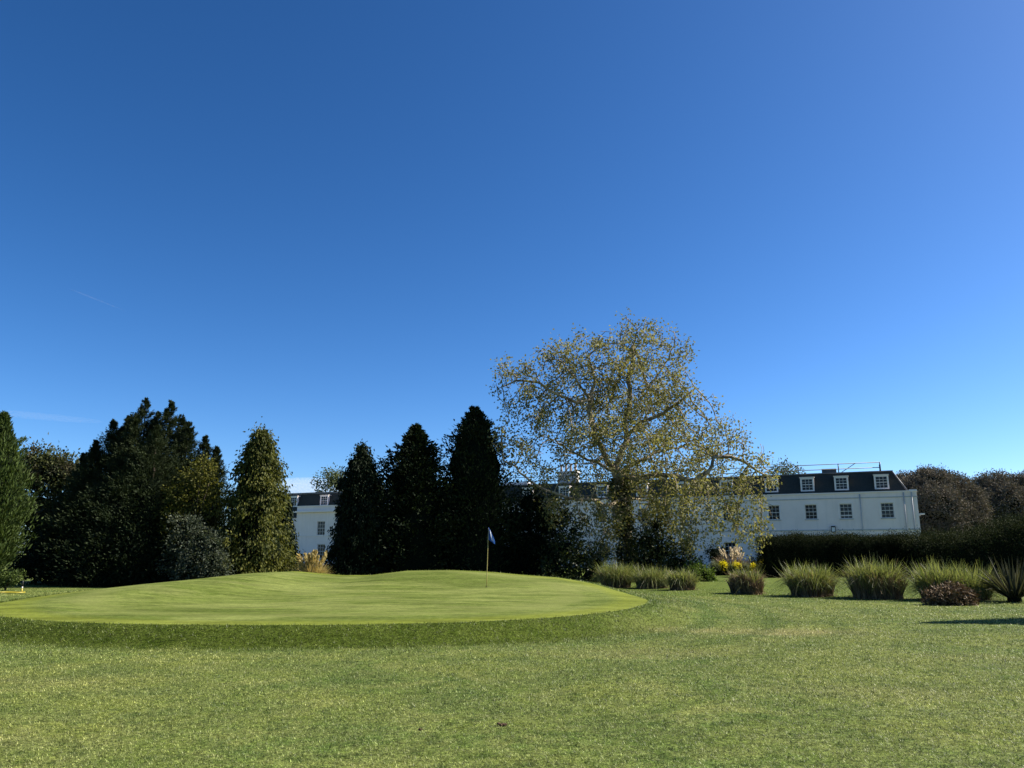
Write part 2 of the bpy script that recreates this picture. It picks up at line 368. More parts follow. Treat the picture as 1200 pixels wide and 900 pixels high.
# ------------------------------------------------------------------ foliage
def unit(v): return v / (np.linalg.norm(v, axis=-1, keepdims=True) + 1e-9)
class Leaves:
    def __init__(s): s.V = []; s.T = []
    def add(s, C, D, L, W, tint, flat=None):
        n = len(C); D = unit(D)
        Nn = R.normal(size=(n, 3)) if flat is None else np.asarray(flat) + R.normal(size=(n, 3)) * .45
        Sd = unit(np.cross(D, Nn)); L = np.broadcast_to(np.asarray(L), (n,))[:, None]; W = np.broadcast_to(np.asarray(W), (n,))[:, None]
        mid = C + D * L * .45 + np.cross(Sd, D) * L * .08
        s.V.append(np.stack([C, mid + Sd * W * .5, C + D * L, mid - Sd * W * .5], 1).astype(np.float32))
        s.T.append(np.clip(np.broadcast_to(tint, (n,)), 0, 1))
    def clumps(s, C, k, r, L, W, out=None, droop=0., tvar=.22, tbase=.42, spread=1.0, face=0.):
        n = len(C); CC = np.repeat(C, k, 0); r_ = np.repeat(np.broadcast_to(r, (n,)), k)[:, None]
        off = R.normal(size=(n * k, 3)) * .55; P = CC + off * r_
        D = unit(off) * .8 + R.normal(size=(n * k, 3)) * .6 * spread
        if out is not None: D = D + np.repeat(out, k, 0) * .9
        D[:, 2] -= droop
        t = np.repeat(R.normal(tbase, tvar, n), k) + R.normal(0, .18, n * k)
        s.add(P, D, L * R.uniform(.6, 1.3, n * k), W * R.uniform(.7, 1.2, n * k), t, None if not face or out is None else np.repeat(out, k, 0) * face + unit(off) * face * .7)
    def strips(s, base, D, length, width, bend, nseg=4, tint=.5):
        """arching blades: base (n,3), D start direction, bend = how far the tip falls"""
        n = len(base); D = unit(D); u = np.linspace(0, 1, nseg + 1)
        hor = D.copy(); hor[:, 2] = 0; hor = unit(hor)
        P = base[:, None] + D[:, None] * (length[:, None] * u)[:, :, None]
        P = P + hor[:, None] * (length * bend * .55)[:, None, None] * (u ** 2)[None, :, None]
        P[:, :, 2] -= (length * bend * .8)[:, None] * (u ** 2.4)[None]
        a = R.uniform(0, 2 * PI, n); Sd = np.stack([np.cos(a), np.sin(a), 0 * a], -1)
        wv = width[:, None] * np.array([.7, 1, .9, .6, .08, .05][:nseg + 1])[None]
        A = P - Sd[:, None] * wv[:, :, None] / 2; B = P + Sd[:, None] * wv[:, :, None] / 2
        Q = np.stack([A[:, :-1], B[:, :-1], B[:, 1:], A[:, 1:]], 2).reshape(-1, 4, 3)
        s.V.append(Q.astype(np.float32)); s.T.append(np.clip(np.repeat(np.broadcast_to(tint, (n,)), nseg), 0, 1))
    def build(s, name, mat, parent, origin):
        V = np.concatenate(s.V); T = np.concatenate(s.T)
        V = V - np.asarray(origin, np.float32)
        return link(name, poly_mesh(name, V, 4, dict(tint=T)), mat, parent)

def base_of(px, Y):
    x = at(px, 648, Y)[0]; return np.array([x, Y, gz(x, Y)])

def conifer_boughs(lv, base, H, prof, n, L, elev=15, t0=.04, tend=.0, jitter=.25, fan=.3, per=26, weep=0., tbase=.42, W=.45, tip=True, taper=0.):
    """boughs from a leader at base; prof(t) = crown radius at height share t"""
    t = t0 + (1 - t0) * R.random(n) ** .85
    r = prof(t) * (1 + R.normal(0, jitter, n)).clip(.45, 1.45); r = np.maximum(r, .12 - .08 * taper)
    az = R.uniform(0, 2 * PI, n) if n < 40 else np.arange(n) * 2.39996 + R.normal(0, .3, n)
    e = np.radians(elev + R.normal(0, 9, n)) * (1 + .8 * t)
    d = np.stack([np.cos(az) * np.cos(e), np.sin(az) * np.cos(e), np.sin(e)], -1)
    root = base + np.stack([0 * t, 0 * t, t * H], -1); root[:, 2] -= r * np.sin(e) * .8
    u = R.random((n, per)) ** .6
    P = root[:, None] + d[:, None] * (r[:, None] * u)[:, :, None]
    lat = np.stack([-np.sin(az), np.cos(az), 0 * az], -1)
    s = R.normal(0, 1, (n, per)) * fan * r[:, None] * (1.15 - u * .8)
    P = P + lat[:, None] * s[:, :, None]; P[:, :, 2] += R.normal(0, .09, (n, per)) * r[:, None] ** .5 - weep * (u ** 2) * r[:, None] * .5
    D = d[:, None] * .9 + lat[:, None] * np.sign(s)[:, :, None] * .45 + R.normal(0, .35, (n, per, 3))
    D[:, :, 2] += tend - weep * .8
    tv = (R.normal(tbase, .16, n)[:, None] + R.normal(0, .16, (n, per)) + .18 * (u - .6)).ravel()
    k = n * per
    ls = np.repeat(1 - .5 * np.clip(t - .5, 0, 1) * 2 * taper, per); lv.add(P.reshape(-1, 3), D.reshape(-1, 3), ls * L * R.uniform(.6, 1.35, k), ls * L * W * R.uniform(.7, 1.2, k), tv)
    if tip:
        q = 60; tt = R.random(q); rr = prof(np.array([.97]))[0] * .5 * (1 - tt) + .05; a = R.uniform(0, 2 * PI, q)
        P = base + np.stack([np.cos(a) * rr * R.random(q), np.sin(a) * rr * R.random(q), H * (.93 + .08 * tt)], -1)
        D = np.stack([np.cos(a) * .5, np.sin(a) * .5, 1 + 0 * a], -1); lv.add(P, D, L * .9, L * W, R.normal(tbase, .2, q))

def profile(pts):
    a = np.array(pts, float); return lambda t: np.interp(t, a[:, 0], a[:, 1])
def core(base, H, prof, k, parent, name='shade_core', top=.9):
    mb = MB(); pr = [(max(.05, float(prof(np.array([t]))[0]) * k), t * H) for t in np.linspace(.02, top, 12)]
    mb.lathe(pr, (0, 0, 0), 14, .14, R); return mb.build(name, M['dark_core'], parent)  # opaque dark body standing in for the crown's inner shade
def trunk_part(parent, H, r, mat='bark', lean=(0, 0), name='trunk'):
    pts = [(lean[0] * u + .05 * math.sin(5 * u), lean[1] * u, -.15 + (H + .15) * u) for u in np.linspace(0, 1, 7)]
    rad = [r * (1.35 if u == 0 else 1) * (1 - .85 * u) + .015 for u in np.linspace(0, 1, 7)]
    return MB().tube(pts, rad, 9).build(name, M[mat], parent)

def conifer(name, px, Y, top, prof_px, label, mat, n=420, L=.2, core_k=.55, cat='tree', **kw):
    b = base_of(px, Y); H = at(px, top, Y)[2] - b[2]; k = m_px(Y)
    prof = profile([(tt, rr * k) for tt, rr in prof_px])
    o = empty(name, b, label, cat)
    trunk_part(o, H * .92, .03 * H * .6 + .06)
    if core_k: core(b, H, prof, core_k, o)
    lv = Leaves(); conifer_boughs(lv, b, H, prof, n, L, **kw); lv.build('crown', M[mat], o, b)
    return o

def lobes3(lobes, Y):               # (px, py, radius_px, depth offset m) -> centres and radii in metres
    C = np.array([at(a, b, Y + d) for a, b, r, d in lobes]); rr = np.array([r * m_px(Y + d) for a, b, r, d in lobes]); return C, rr
def bushy(name, px, Y, lobes, label, mat, leaf=.16, clump=.42, k=26, dens=9., cat='tree', trunk=.14, flat=.85, droop=.1, tbase=.42, inner=.6, part='crown', stem='trunk', group=None, face=.6, tvar=.2):
    b = base_of(px, Y); o = empty(name, b, label, cat, group)
    C, rr = lobes3(lobes, Y); lv = Leaves(); mb = MB()
    for c, r in zip(C, rr):
        n = max(6, int(dens * (r / clump) ** 2)); v = unit(R.normal(size=(n, 3)))
        rad = r * (.62 + .42 * R.random(n) ** .6); P = c + v * rad[:, None] * np.array([1, 1, flat])
        P = P[P[:, 2] > b[2] + .05]
        v = unit(P - c); lv.clumps(P, k, clump * R.uniform(.6, 1.25, len(P)), leaf, leaf * .55, v, droop, tbase=tbase, face=face, tvar=tvar)
        if trunk: 
            e = c - b; mid = e * np.array([.35, .35, .6]); mb.tube([(0, 0, -.1), (e[0] * .08, e[1] * .08, e[2] * .3), mid, e], [trunk, trunk * .75, trunk * .45, .02], 7)
    lv.build(part, M[mat], o, b)
    if trunk: mb.build(stem, M['bark'], o)
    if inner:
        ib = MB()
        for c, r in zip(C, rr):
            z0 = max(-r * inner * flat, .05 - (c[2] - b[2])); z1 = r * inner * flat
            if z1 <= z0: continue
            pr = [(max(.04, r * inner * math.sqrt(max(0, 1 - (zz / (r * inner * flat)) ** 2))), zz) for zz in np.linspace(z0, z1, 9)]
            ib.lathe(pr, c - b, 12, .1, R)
        ib.build('shade_core', M['dark_core'], o)
    return o

# --- the belt of trees on the left
conifer('conifer_tree', -18, 36, 488, [(0, 8), (.08, 22), (.2, 42), (.38, 59), (.58, 60), (.72, 47), (.84, 30), (.93, 15), (1, 3)],
        'tall feathery green conifer at the very edge of the row, half cut off', 'conifer_green', n=1500, L=.22, elev=46, t0=.1, tend=.55, per=34, fan=.22, core_k=.36, W=.3, jitter=.12, tbase=.5)
bushy('overhanging_branch_shrub', 12, 34.8, [(0, 679, 8, 0), (11, 677, 6, 0), (22, 675, 4, .2)], 'low pale green spray under the feathery conifer beside the yellow tee plate', 'conifer_green',
      leaf=.12, clump=.16, k=22, cat='shrub', trunk=.03, inner=0, tbase=.75, part='foliage', stem='stem')
bushy('broadleaf_tree', 72, 44.5, [(36, 560, 26, 0), (52, 545, 20, .5), (66, 556, 24, 0), (84, 555, 20, .6), (98, 565, 22, 0), (45, 600, 34, 0), (85, 600, 34, -.4), (60, 640, 40, 0), (100, 640, 38, 0), (36, 538, 11, 0), (53, 536, 9, 0), (70, 541, 9, .4), (110, 600, 26, 0)],
      'olive brown broadleaf tree between the feathery conifer and the spiky cypress', 'olive', leaf=.19, clump=.45, k=24, dens=10)
# dense spiky cypress with several leaders
def spiky():
    Y = 42; b = base_of(185, Y); o = empty('cypress_tree', b, 'big dark cypress with many spiky leaders, tallest of the left row', 'tree')
    lv = Leaves(); mb = MB(); k = m_px(Y); cb = MB()
    for (px, top, rw, dy, zb) in [(171, 468, 46, .3, 690), (201, 470, 44, .4, 690), (186, 484, 40, .8, 690), (161, 486, 38, -.4, 690), (213, 487, 36, .9, 690), (143, 502, 38, .9, 690), (152, 487, 40, .8, 690), (134, 493, 42, .2, 690), (113, 517, 34, -.2, 690), (99, 532, 24, .3, 690), (222, 495, 38, .2, 690), (241, 512, 32, .3, 690), (254, 524, 24, .6, 690), (184, 500, 52, -1.3, 690), (150, 545, 60, -1.6, 690), (218, 548, 46, -.6, 690)]:
        tp = at(px, top, Y + dy); bs = tp.copy(); bs[2] = at(px, zb, Y + dy)[2]; H = tp[2] - bs[2]
        pf = profile([(0, rw * k * .9), (.35, rw * k), (.6, rw * k * .8), (.78, rw * k * .5), (.9, rw * k * .24), (1, .03)])
        conifer_boughs(lv, bs, H, pf, 420, .17, elev=16, per=60, jitter=.42, fan=.13, tend=.2, tbase=.42, W=.26, tip=False, taper=.55)
        u = R.random(46); lv.add(tp - np.array([0, 0, 1.]) * u[:, None] * .9 + R.normal(0, .012, (46, 3)) * (1 + 4 * u[:, None]), R.normal(0, .4, (46, 3)) + np.array([0, 0, .9]), .11, .03, R.normal(.42, .15, 46))
        rel = bs - b; mb.tube([(rel[0] * .25, rel[1] * .25, -.1), (rel[0] * .7, rel[1] * .7, H * .25), (rel[0], rel[1], rel[2] + H * .95)], [.17, .12, .02], 7)
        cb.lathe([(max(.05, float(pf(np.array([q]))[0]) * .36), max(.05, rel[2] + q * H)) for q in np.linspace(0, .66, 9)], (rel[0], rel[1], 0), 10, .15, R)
    lv.build('crown', M['cypress'], o, b); mb.build('trunk', M['bark'], o); cb.build('shade_core', M['dark_core'], o)
spiky()
bushy('young_tree', 222, 39.6, [(238, 546, 11, 0), (228, 560, 14, .3), (245, 566, 12, 0), (212, 578, 15, 0), (232, 586, 15, .2), (205, 602, 15, 0), (250, 592, 12, .3), (222, 612, 16, 0), (208, 625, 15, 0)],
      'slim olive yellow young tree in front of the spiky cypress', 'yellow', leaf=.15, clump=.3, k=20, dens=7, trunk=.05, inner=0, tbase=.5)
bushy('silver_shrub', 226, 38.6, [(212, 612, 10, 0), (226, 618, 11, .2), (236, 630, 13, 0), (254, 638, 10, -.2), (214, 636, 15, 0), (230, 652, 16, -.2), (250, 656, 13, -.3), (204, 658, 14, 0), (222, 670, 16, -.2), (260, 668, 11, -.2), (244, 674, 14, -.2)],
      'rounded grey green shrub at the foot of the weeping conifer', 'silver', leaf=.13, clump=.26, k=22, dens=7, face=.25, tvar=.28, inner=.45, cat='shrub', trunk=.05, part='foliage', stem='stem', tbase=.35)
bushy('filler_undergrowth', 130, 40, [(40, 662, 26, 1), (75, 665, 26, .5), (105, 665, 30, 0), (140, 655, 36, 0), (170, 655, 34, -.4), (190, 672, 22, -.6), (70, 640, 26, 1.5)],
      'added dark shrubbery deepening the shade beneath the spiky cypress', 'shade_leaf', leaf=.18, clump=.45, k=24, cat='shrub', trunk=.05, part='foliage', stem='stem', tbase=.3)  # added filler that makes the foot of the tree row darker

def weeping(name, px, Y, top, prof_px, label, mat, n=620, tl=.75, tbase=.45, core_k=.62, lumpy=.2, tuft=.2, tv_=.2):
    b = base_of(px, Y); H = at(px, top, Y)[2] - b[2]; k = m_px(Y); prof = profile([(a, r * k) for a, r in prof_px])
    o = empty(name, b, label, 'tree'); trunk_part(o, H * .93, .2); core(b, H, prof, core_k, o)
    lv = Leaves()
    t = .05 + .95 * R.random(n) ** .9; az = np.arange(n) * 2.39996 + R.normal(0, .3, n)
    lump = 1 + lumpy * np.sin(az * 2 + t * 15) * np.sin(t * 21 + 1)
    r = np.maximum(prof(t) * lump * R.uniform(.72, 1.12, n), .05)
    P = b + np.stack([np.cos(az) * r, np.sin(az) * r, t * H], -1)
    q = 44; u = R.random((n, q)); tlen = tl * R.uniform(.5, 1.25, n) * (1 - .45 * t)
    wdt = tuft * (1 - .65 * u)
    C = P[:, None] + R.normal(0, 1, (n, q, 3)) * wdt[:, :, None]
    out = np.stack([np.cos(az), np.sin(az), 0 * az], -1)
    C = C - out[:, None] * ((1 - u) * .25)[:, :, None]; C[:, :, 2] -= u * tlen[:, None]
    D = R.normal(0, .4, (n, q, 3)) + out[:, None] * .45; D[:, :, 2] -= .95
    tv = (R.normal(tbase, tv_, n)[:, None] + R.normal(0, .15, (n, q))).ravel()
    lv.add(C.reshape(-1, 3), D.reshape(-1, 3), .19 * R.uniform(.6, 1.3, n * q), .085, tv)
    lv.build('crown', M[mat], o, b); return o
weeping('weeping_conifer', 297, 41, 501, [(0, 40), (.12, 40), (.3, 35), (.5, 31), (.66, 26), (.78, 20), (.88, 13), (.95, 7), (1, 2)],
        'golden green weeping conifer with hanging tassels', 'conifer_gold', n=540, tl=.95, lumpy=.4, tuft=.24, tv_=.3)
weeping('weeping_conifer', 330, 43.5, 584, [(0, 34), (.25, 26), (.5, 15), (.8, 7), (1, 2)], 'short dark weeping conifer beside the yellow pampas clump', 'conifer_dark', n=300)
weeping('weeping_conifer', 420, 46, 523, [(0, 34), (.2, 34), (.45, 29), (.62, 23), (.75, 20), (.86, 14), (.94, 7), (1, 2)], 'narrow dark conifer hiding the corner of the white house', 'conifer_dark', n=640, tbase=.4, lumpy=.34)
conifer('pyramid_conifer', 484, 47, 500, [(0, 54), (.2, 54), (.45, 47), (.62, 41), (.75, 31), (.84, 22), (.92, 11), (.97, 5), (1, 2)], 'dark pyramidal conifer, middle one of the three on the mound', 'conifer_dark', n=700, L=.24, elev=12, per=40, jitter=.34, fan=.2)
conifer('pyramid_conifer', 554, 48, 480, [(0, 54), (.25, 55), (.5, 51), (.68, 44), (.8, 34), (.9, 21), (.96, 11), (1, 3)], 'tallest dark broad conifer behind the blue flag', 'conifer_dark', n=900, L=.22, elev=30, per=34, jitter=.2, tend=.3, core_k=.6)
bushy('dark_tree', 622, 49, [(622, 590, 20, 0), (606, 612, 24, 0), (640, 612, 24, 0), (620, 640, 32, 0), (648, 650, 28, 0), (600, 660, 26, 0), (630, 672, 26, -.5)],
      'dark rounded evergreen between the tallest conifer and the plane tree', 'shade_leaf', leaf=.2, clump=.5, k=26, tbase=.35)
bushy('filler_shrub', 452, 50.5, [(452, 604, 12, 0), (452, 632, 16, 0), (450, 660, 18, 0)], 'added dark filler shrub closing the gap between the narrow conifer and the pyramidal one', 'shade_leaf', leaf=.2, clump=.45, k=26, cat='shrub', trunk=.06, part='foliage', stem='stem', tbase=.3)  # added to keep bright house wall from showing between the conifers
bushy('filler_shrub', 518, 51.5, [(518, 582, 11, 0), (517, 612, 16, 0), (518, 645, 18, 0), (518, 668, 18, 0)], 'added dark filler shrub closing the gap between the pyramidal conifer and the tallest one', 'shade_leaf', leaf=.2, clump=.45, k=26, cat='shrub', trunk=.06, part='foliage', stem='stem', tbase=.3)  # second added filler, blocks bright wall in the next gap
bushy('thin_twiggy_tree', 600, 51, [(598, 585, 16, 0), (604, 604, 16, .3), (596, 625, 14, 0), (612, 575, 12, 0)], 'sparse brown twiggy tree peeping out behind the tallest conifer', 'olive', leaf=.16, clump=.4, k=12, dens=6, trunk=.07, inner=0, tbase=.5)
bushy('laurel_shrub', 690, 46, [(664, 640, 18, 0), (680, 655, 20, 0), (700, 660, 16, -.2), (655, 668, 20, -.4), (690, 674, 16, -.5), (672, 622, 12, .3)],
      'glossy dark laurel shrub left of the plane tree trunk', 'ivy', leaf=.18, clump=.38, k=20, dens=6, cat='shrub', trunk=.06, inner=.35, tbase=.15, part='foliage', stem='stem')

# --- the big plane tree
def plane_tree():
    global R
    R = np.random.default_rng(23)
    Y = 50; b = base_of(737, Y); o = empty('plane_tree', b, 'large spreading plane tree with sparse olive leaves and ivy on its trunk', 'tree')
    P3 = lambda px, py, dy=0.: at(px, py, Y + dy)
    nodes = []; par = []
    def line(start, pts, step=.4):
        """adds a limb through pts; returns index of last node"""
        i = start
        for q in pts:
            a = nodes[i]; L = np.linalg.norm(q - a); n = max(1, int(L / step))
            for k in range(1, n + 1):
                w_ = R.normal(0, .05, 3) if k < n else 0
                nodes.append(a + (q - a) * k / n + w_); par.append(i); i = len(nodes) - 1
        return i
    nodes.append(b + np.array([0, 0, -.2])); par.append(-1)
    i0 = line(0, [P3(736, 640), P3(733, 610), P3(728, 580), P3(722, 555)])
    iL = line(i0, [P3(708, 532, -.5), P3(696, 510, -1), P3(691, 483, -1.2), P3(693, 468, -1.2)])
    line(iL, [P3(676, 472, -1.8), P3(655, 463, -2.3), P3(632, 448, -2.6), P3(605, 446, -2.8)]); line(iL, [P3(697, 445, -.8), P3(690, 418, -.5)])
    line(iL, [P3(678, 450, -2), P3(660, 425, -2)])
    iR = line(i0, [P3(728, 530, .4), P3(735, 510, .8)])
    iR2 = line(iR, [P3(732, 492, 1), P3(738, 470, 1.4), P3(737, 440, 1.6), P3(742, 405, 1.8)])
    line(iR, [P3(752, 494, -.6), P3(778, 484, -1.4), P3(800, 468, -2), P3(815, 455, -2.2)]); line(iR2, [P3(715, 470, 2.4), P3(712, 440, 3), P3(705, 410, 3)])
    line(iR2, [P3(760, 455, 2.4), P3(780, 425, 3), P3(790, 405, 3)])
    iS = line(i0, [P3(745, 562, -1.5), P3(770, 556, -2.6), P3(792, 558, -3.2), P3(812, 564, -3.4), P3(830, 553, -3.4), P3(836, 536, -3.4)])
    line(iS, [P3(855, 535, -3.2), P3(878, 545, -3.0), P3(895, 556, -2.8)])
    iW = line(12, [P3(715, 592, -1.4), P3(692, 585, -2.2), P3(667, 584, -2.8), P3(640, 575, -3), P3(622, 564, -3), P3(604, 546, -3), P3(590, 540, -3)])
    line(i0, [P3(735, 548, 2.5), P3(770, 530, 4.5), P3(810, 520, 5.5)]); line(i0, [P3(705, 545, 2.5), P3(670, 530, 4.5), P3(640, 510, 5.5)])
    line(12, [P3(750, 585, 2), P3(780, 590, 3.5)])
    nskel = len(nodes)
    lob = [(725, 415, 40, 0), (755, 402, 32, 1), (770, 425, 38, 2), (700, 415, 34, -1), (665, 425, 36, -2), (640, 440, 34, -1), (606, 455, 30, -2.5), (590, 440, 18, -2.6), (680, 455, 44, 1), (740, 450, 46, -2), (785, 455, 34, -2), (800, 415, 20, 1.5),
           (715, 480, 50, 2.5), (650, 490, 38, 1), (620, 490, 30, -2), (780, 490, 42, 1), (815, 485, 34, -1), (840, 510, 36, -1), (870, 535, 32, -2), (890, 560, 22, -2.5), (760, 520, 46, -3), (700, 520, 42, -3), (640, 530, 34, 2),
           (605, 530, 26, -3), (590, 515, 18, -3), (810, 530, 44, 3), (845, 560, 34, 1), (875, 585, 24, -2.5), (900, 600, 12, -2.8), (800, 575, 38, -3.2), (760, 575, 34, 0), (690, 580, 36, -2.6), (650, 575, 30, -2.8), (835, 600, 28, -3), (868, 618, 16, -3), (770, 610, 28, -2), (800, 620, 24, -2.8), (705, 610, 28, -2.2), (745, 545, 40, 3), (715, 545, 34, 4.5), (760, 480, 44, 4.5), (690, 490, 40, 4.8), (735, 380, 16, .5), (762, 382, 14, 1.0), (780, 392, 14, 1.4)]
    A = []
    for (px, py, r, dy) in lob:
        c = P3(px, py, dy); r = r * m_px(Y); n = int(18 * r ** 2.1) + 14
        v = unit(R.normal(size=(n, 3))) * (r * (.25 + .75 * R.random(n) ** .45))[:, None] * np.array([1, 1.15, .95]); A.append(c + v)
    A = np.concatenate(A); alive = np.ones(len(A), bool)
    step, kill, reach = .34, .42, 5.
    for it in range(70):
        kd = kdtree.KDTree(len(nodes))
        for i, q in enumerate(nodes): kd.insert(q, i)
        kd.balance(); acc = {}
        for j in np.nonzero(alive)[0]:
            _, i, dd = kd.find(A[j])
            if i < 10: continue
            if dd < kill: alive[j] = False
            elif dd < reach: acc.setdefault(i, []).append((A[j] - nodes[i]) / dd)
        if not acc: break
        for i, ds in acc.items():
            d = np.sum(ds, 0) + R.normal(0, .25, 3); d[2] -= .06 * len(ds); q = nodes[i] + d / (np.linalg.norm(d) + 1e-6) * step
            nodes.append(q); par.append(i)
        if len(nodes) > 9000: break
    n = len(nodes); Pn = np.array(nodes); ch = [[] for _ in range(n)]
    for i in range(1, n): ch[par[i]].append(i)
    e = 2.35; acc = np.zeros(n)
    for i in range(n - 1, -1, -1):
        if not ch[i]: acc[i] = .011 ** e
        if par[i] >= 0: acc[par[i]] += acc[i]
    rad = acc ** (1 / e)
    rad = np.minimum(rad * .46 / rad[1], np.maximum(rad * 1.0, .012) * 1.5); rad = np.maximum(rad, .011)
    rad[0] = rad[1] * 1.25
    mb = MB(); done = set()
    stack = [0]
    while stack:
        s0 = stack.pop(); chain = [s0]; i = s0
        while ch[i]:
            c = sorted(ch[i], key=lambda k: -rad[k]); stack += c[1:]; i = c[0]; chain.append(i)
        pts = [Pn[j] - b for j in chain]; rr = [rad[j] for j in chain]
        if par[s0] >= 0: pts = [Pn[par[s0]] - b] + pts; rr = [min(rad[par[s0]], rr[0] * 1.15)] + rr
        if len(pts) > 1: mb.tube(pts, rr, 8 if rr[0] > .1 else 5 if rr[0] > .03 else 3, cap=False)
    mb.build('trunk', M['plane_bark'], o)
    lv = Leaves(); tw = np.nonzero((rad < .03) & (np.arange(n) >= nskel))[0]
    C = Pn[tw] + R.normal(0, .1, (len(tw), 3)); sel = R.random(len(tw)) < .86; C = C[sel]
    nz = np.sin(C[:, 0] * 1.5 + 1.3 * np.sin(C[:, 2] * .9)) * np.sin(C[:, 2] * 1.7 + 1.1 * np.sin(C[:, 1] * 1.1)) + .6 * np.sin(C[:, 0] * 3.1 + C[:, 1] * 2.3) * np.sin(C[:, 2] * 2.9 + 1)
    dn = np.clip(.56 + .55 * nz, .16, 1.0); C = C[R.random(len(C)) < dn]
    low = C[:, 2] < b[2] + 5.2
    lv.clumps(C, 25, .42, .175, .125, None, .45, tvar=.26, tbase=.44)
    Cl = C[low]; hang = np.repeat(Cl, 3, 0) + np.stack([R.normal(0, .2, 3 * len(Cl)), R.normal(0, .2, 3 * len(Cl)), -R.uniform(.1, 1.2, 3 * len(Cl))], -1)
    hang = hang[hang[:, 2] > b[2] + 1.3]
    lv.clumps(hang, 7, .25, .16, .11, None, .9, tvar=.2, tbase=.58)
    print('plane nodes', n, 'leaves', sum(len(v) for v in lv.V)); lv.build('crown', M['plane_leaf'], o, b)
    return b
pb = plane_tree()
def ivy():
    o = empty('ivy', pb, 'dark ivy wrapped round the lower trunk of the plane tree', 'ivy')
    lv = Leaves(); n = 420; t = R.random(n) ** 1.2; a = R.uniform(0, 2 * PI, n); r = .42 * (1 - .3 * t) + .12 * R.random(n)
    cx = at(737, 640, 50)[0] + (at(724, 560, 50)[0] - at(737, 640, 50)[0]) * np.clip(t * 1.05 - .1, 0, 1)
    C = np.stack([cx + np.cos(a) * r, 50 + np.sin(a) * r, pb[2] + t * 6.2], -1)
    lv.clumps(C, 14, .26, .15, .13, np.stack([np.cos(a), np.sin(a), 0 * a], -1), .5, tbase=.35); lv.build('leaves', M['ivy'], o, pb)
    mb = MB()
    for k in range(6):
        a = k * 1.05; mb.tube([(math.cos(a + u) * .44 * (1 - .25 * u) - .7 * u ** 1.5 * .8, math.sin(a + u) * .44, -.1 + u * 5) for u in np.linspace(0, 1, 8)], .03, 5)
    mb.build('stem', M['bark'], o)
ivy()
bushy('ivy_mound_shrub', 772, 47.5, [(757, 635, 16, .3), (772, 648, 20, 0), (755, 662, 20, -.3), (792, 662, 20, 0), (812, 668, 14, 0), (775, 672, 20, -.5), (768, 615, 10, .5)],
      'broad dark leafy shrub sprawling right of the plane tree trunk', 'ivy', leaf=.19, clump=.4, k=22, dens=8, cat='shrub', trunk=.06, inner=.5, tbase=.22, part='foliage', stem='stem')
bushy('bright_shrub', 828, 45.5, [(812, 673, 10, 0), (826, 674, 9, 0), (818, 668, 8, .3), (834, 678, 6, 0)], 'low bright green shrub at the end of the tree bed on the lawn', 'shrub_bright', leaf=.13, clump=.26, k=22, cat='shrub', trunk=.03, part='foliage', stem='stem', tbase=.5)
bushy('purple_shrub', 700, 53, [(700, 645, 12, 0), (690, 655, 12, 0), (715, 655, 12, 0)], 'thin grey leaved shrub against the white house behind the plane tree', 'silver', leaf=.15, clump=.35, k=14, cat='shrub', trunk=.04, inner=0, part='foliage', stem='stem', tbase=.2)

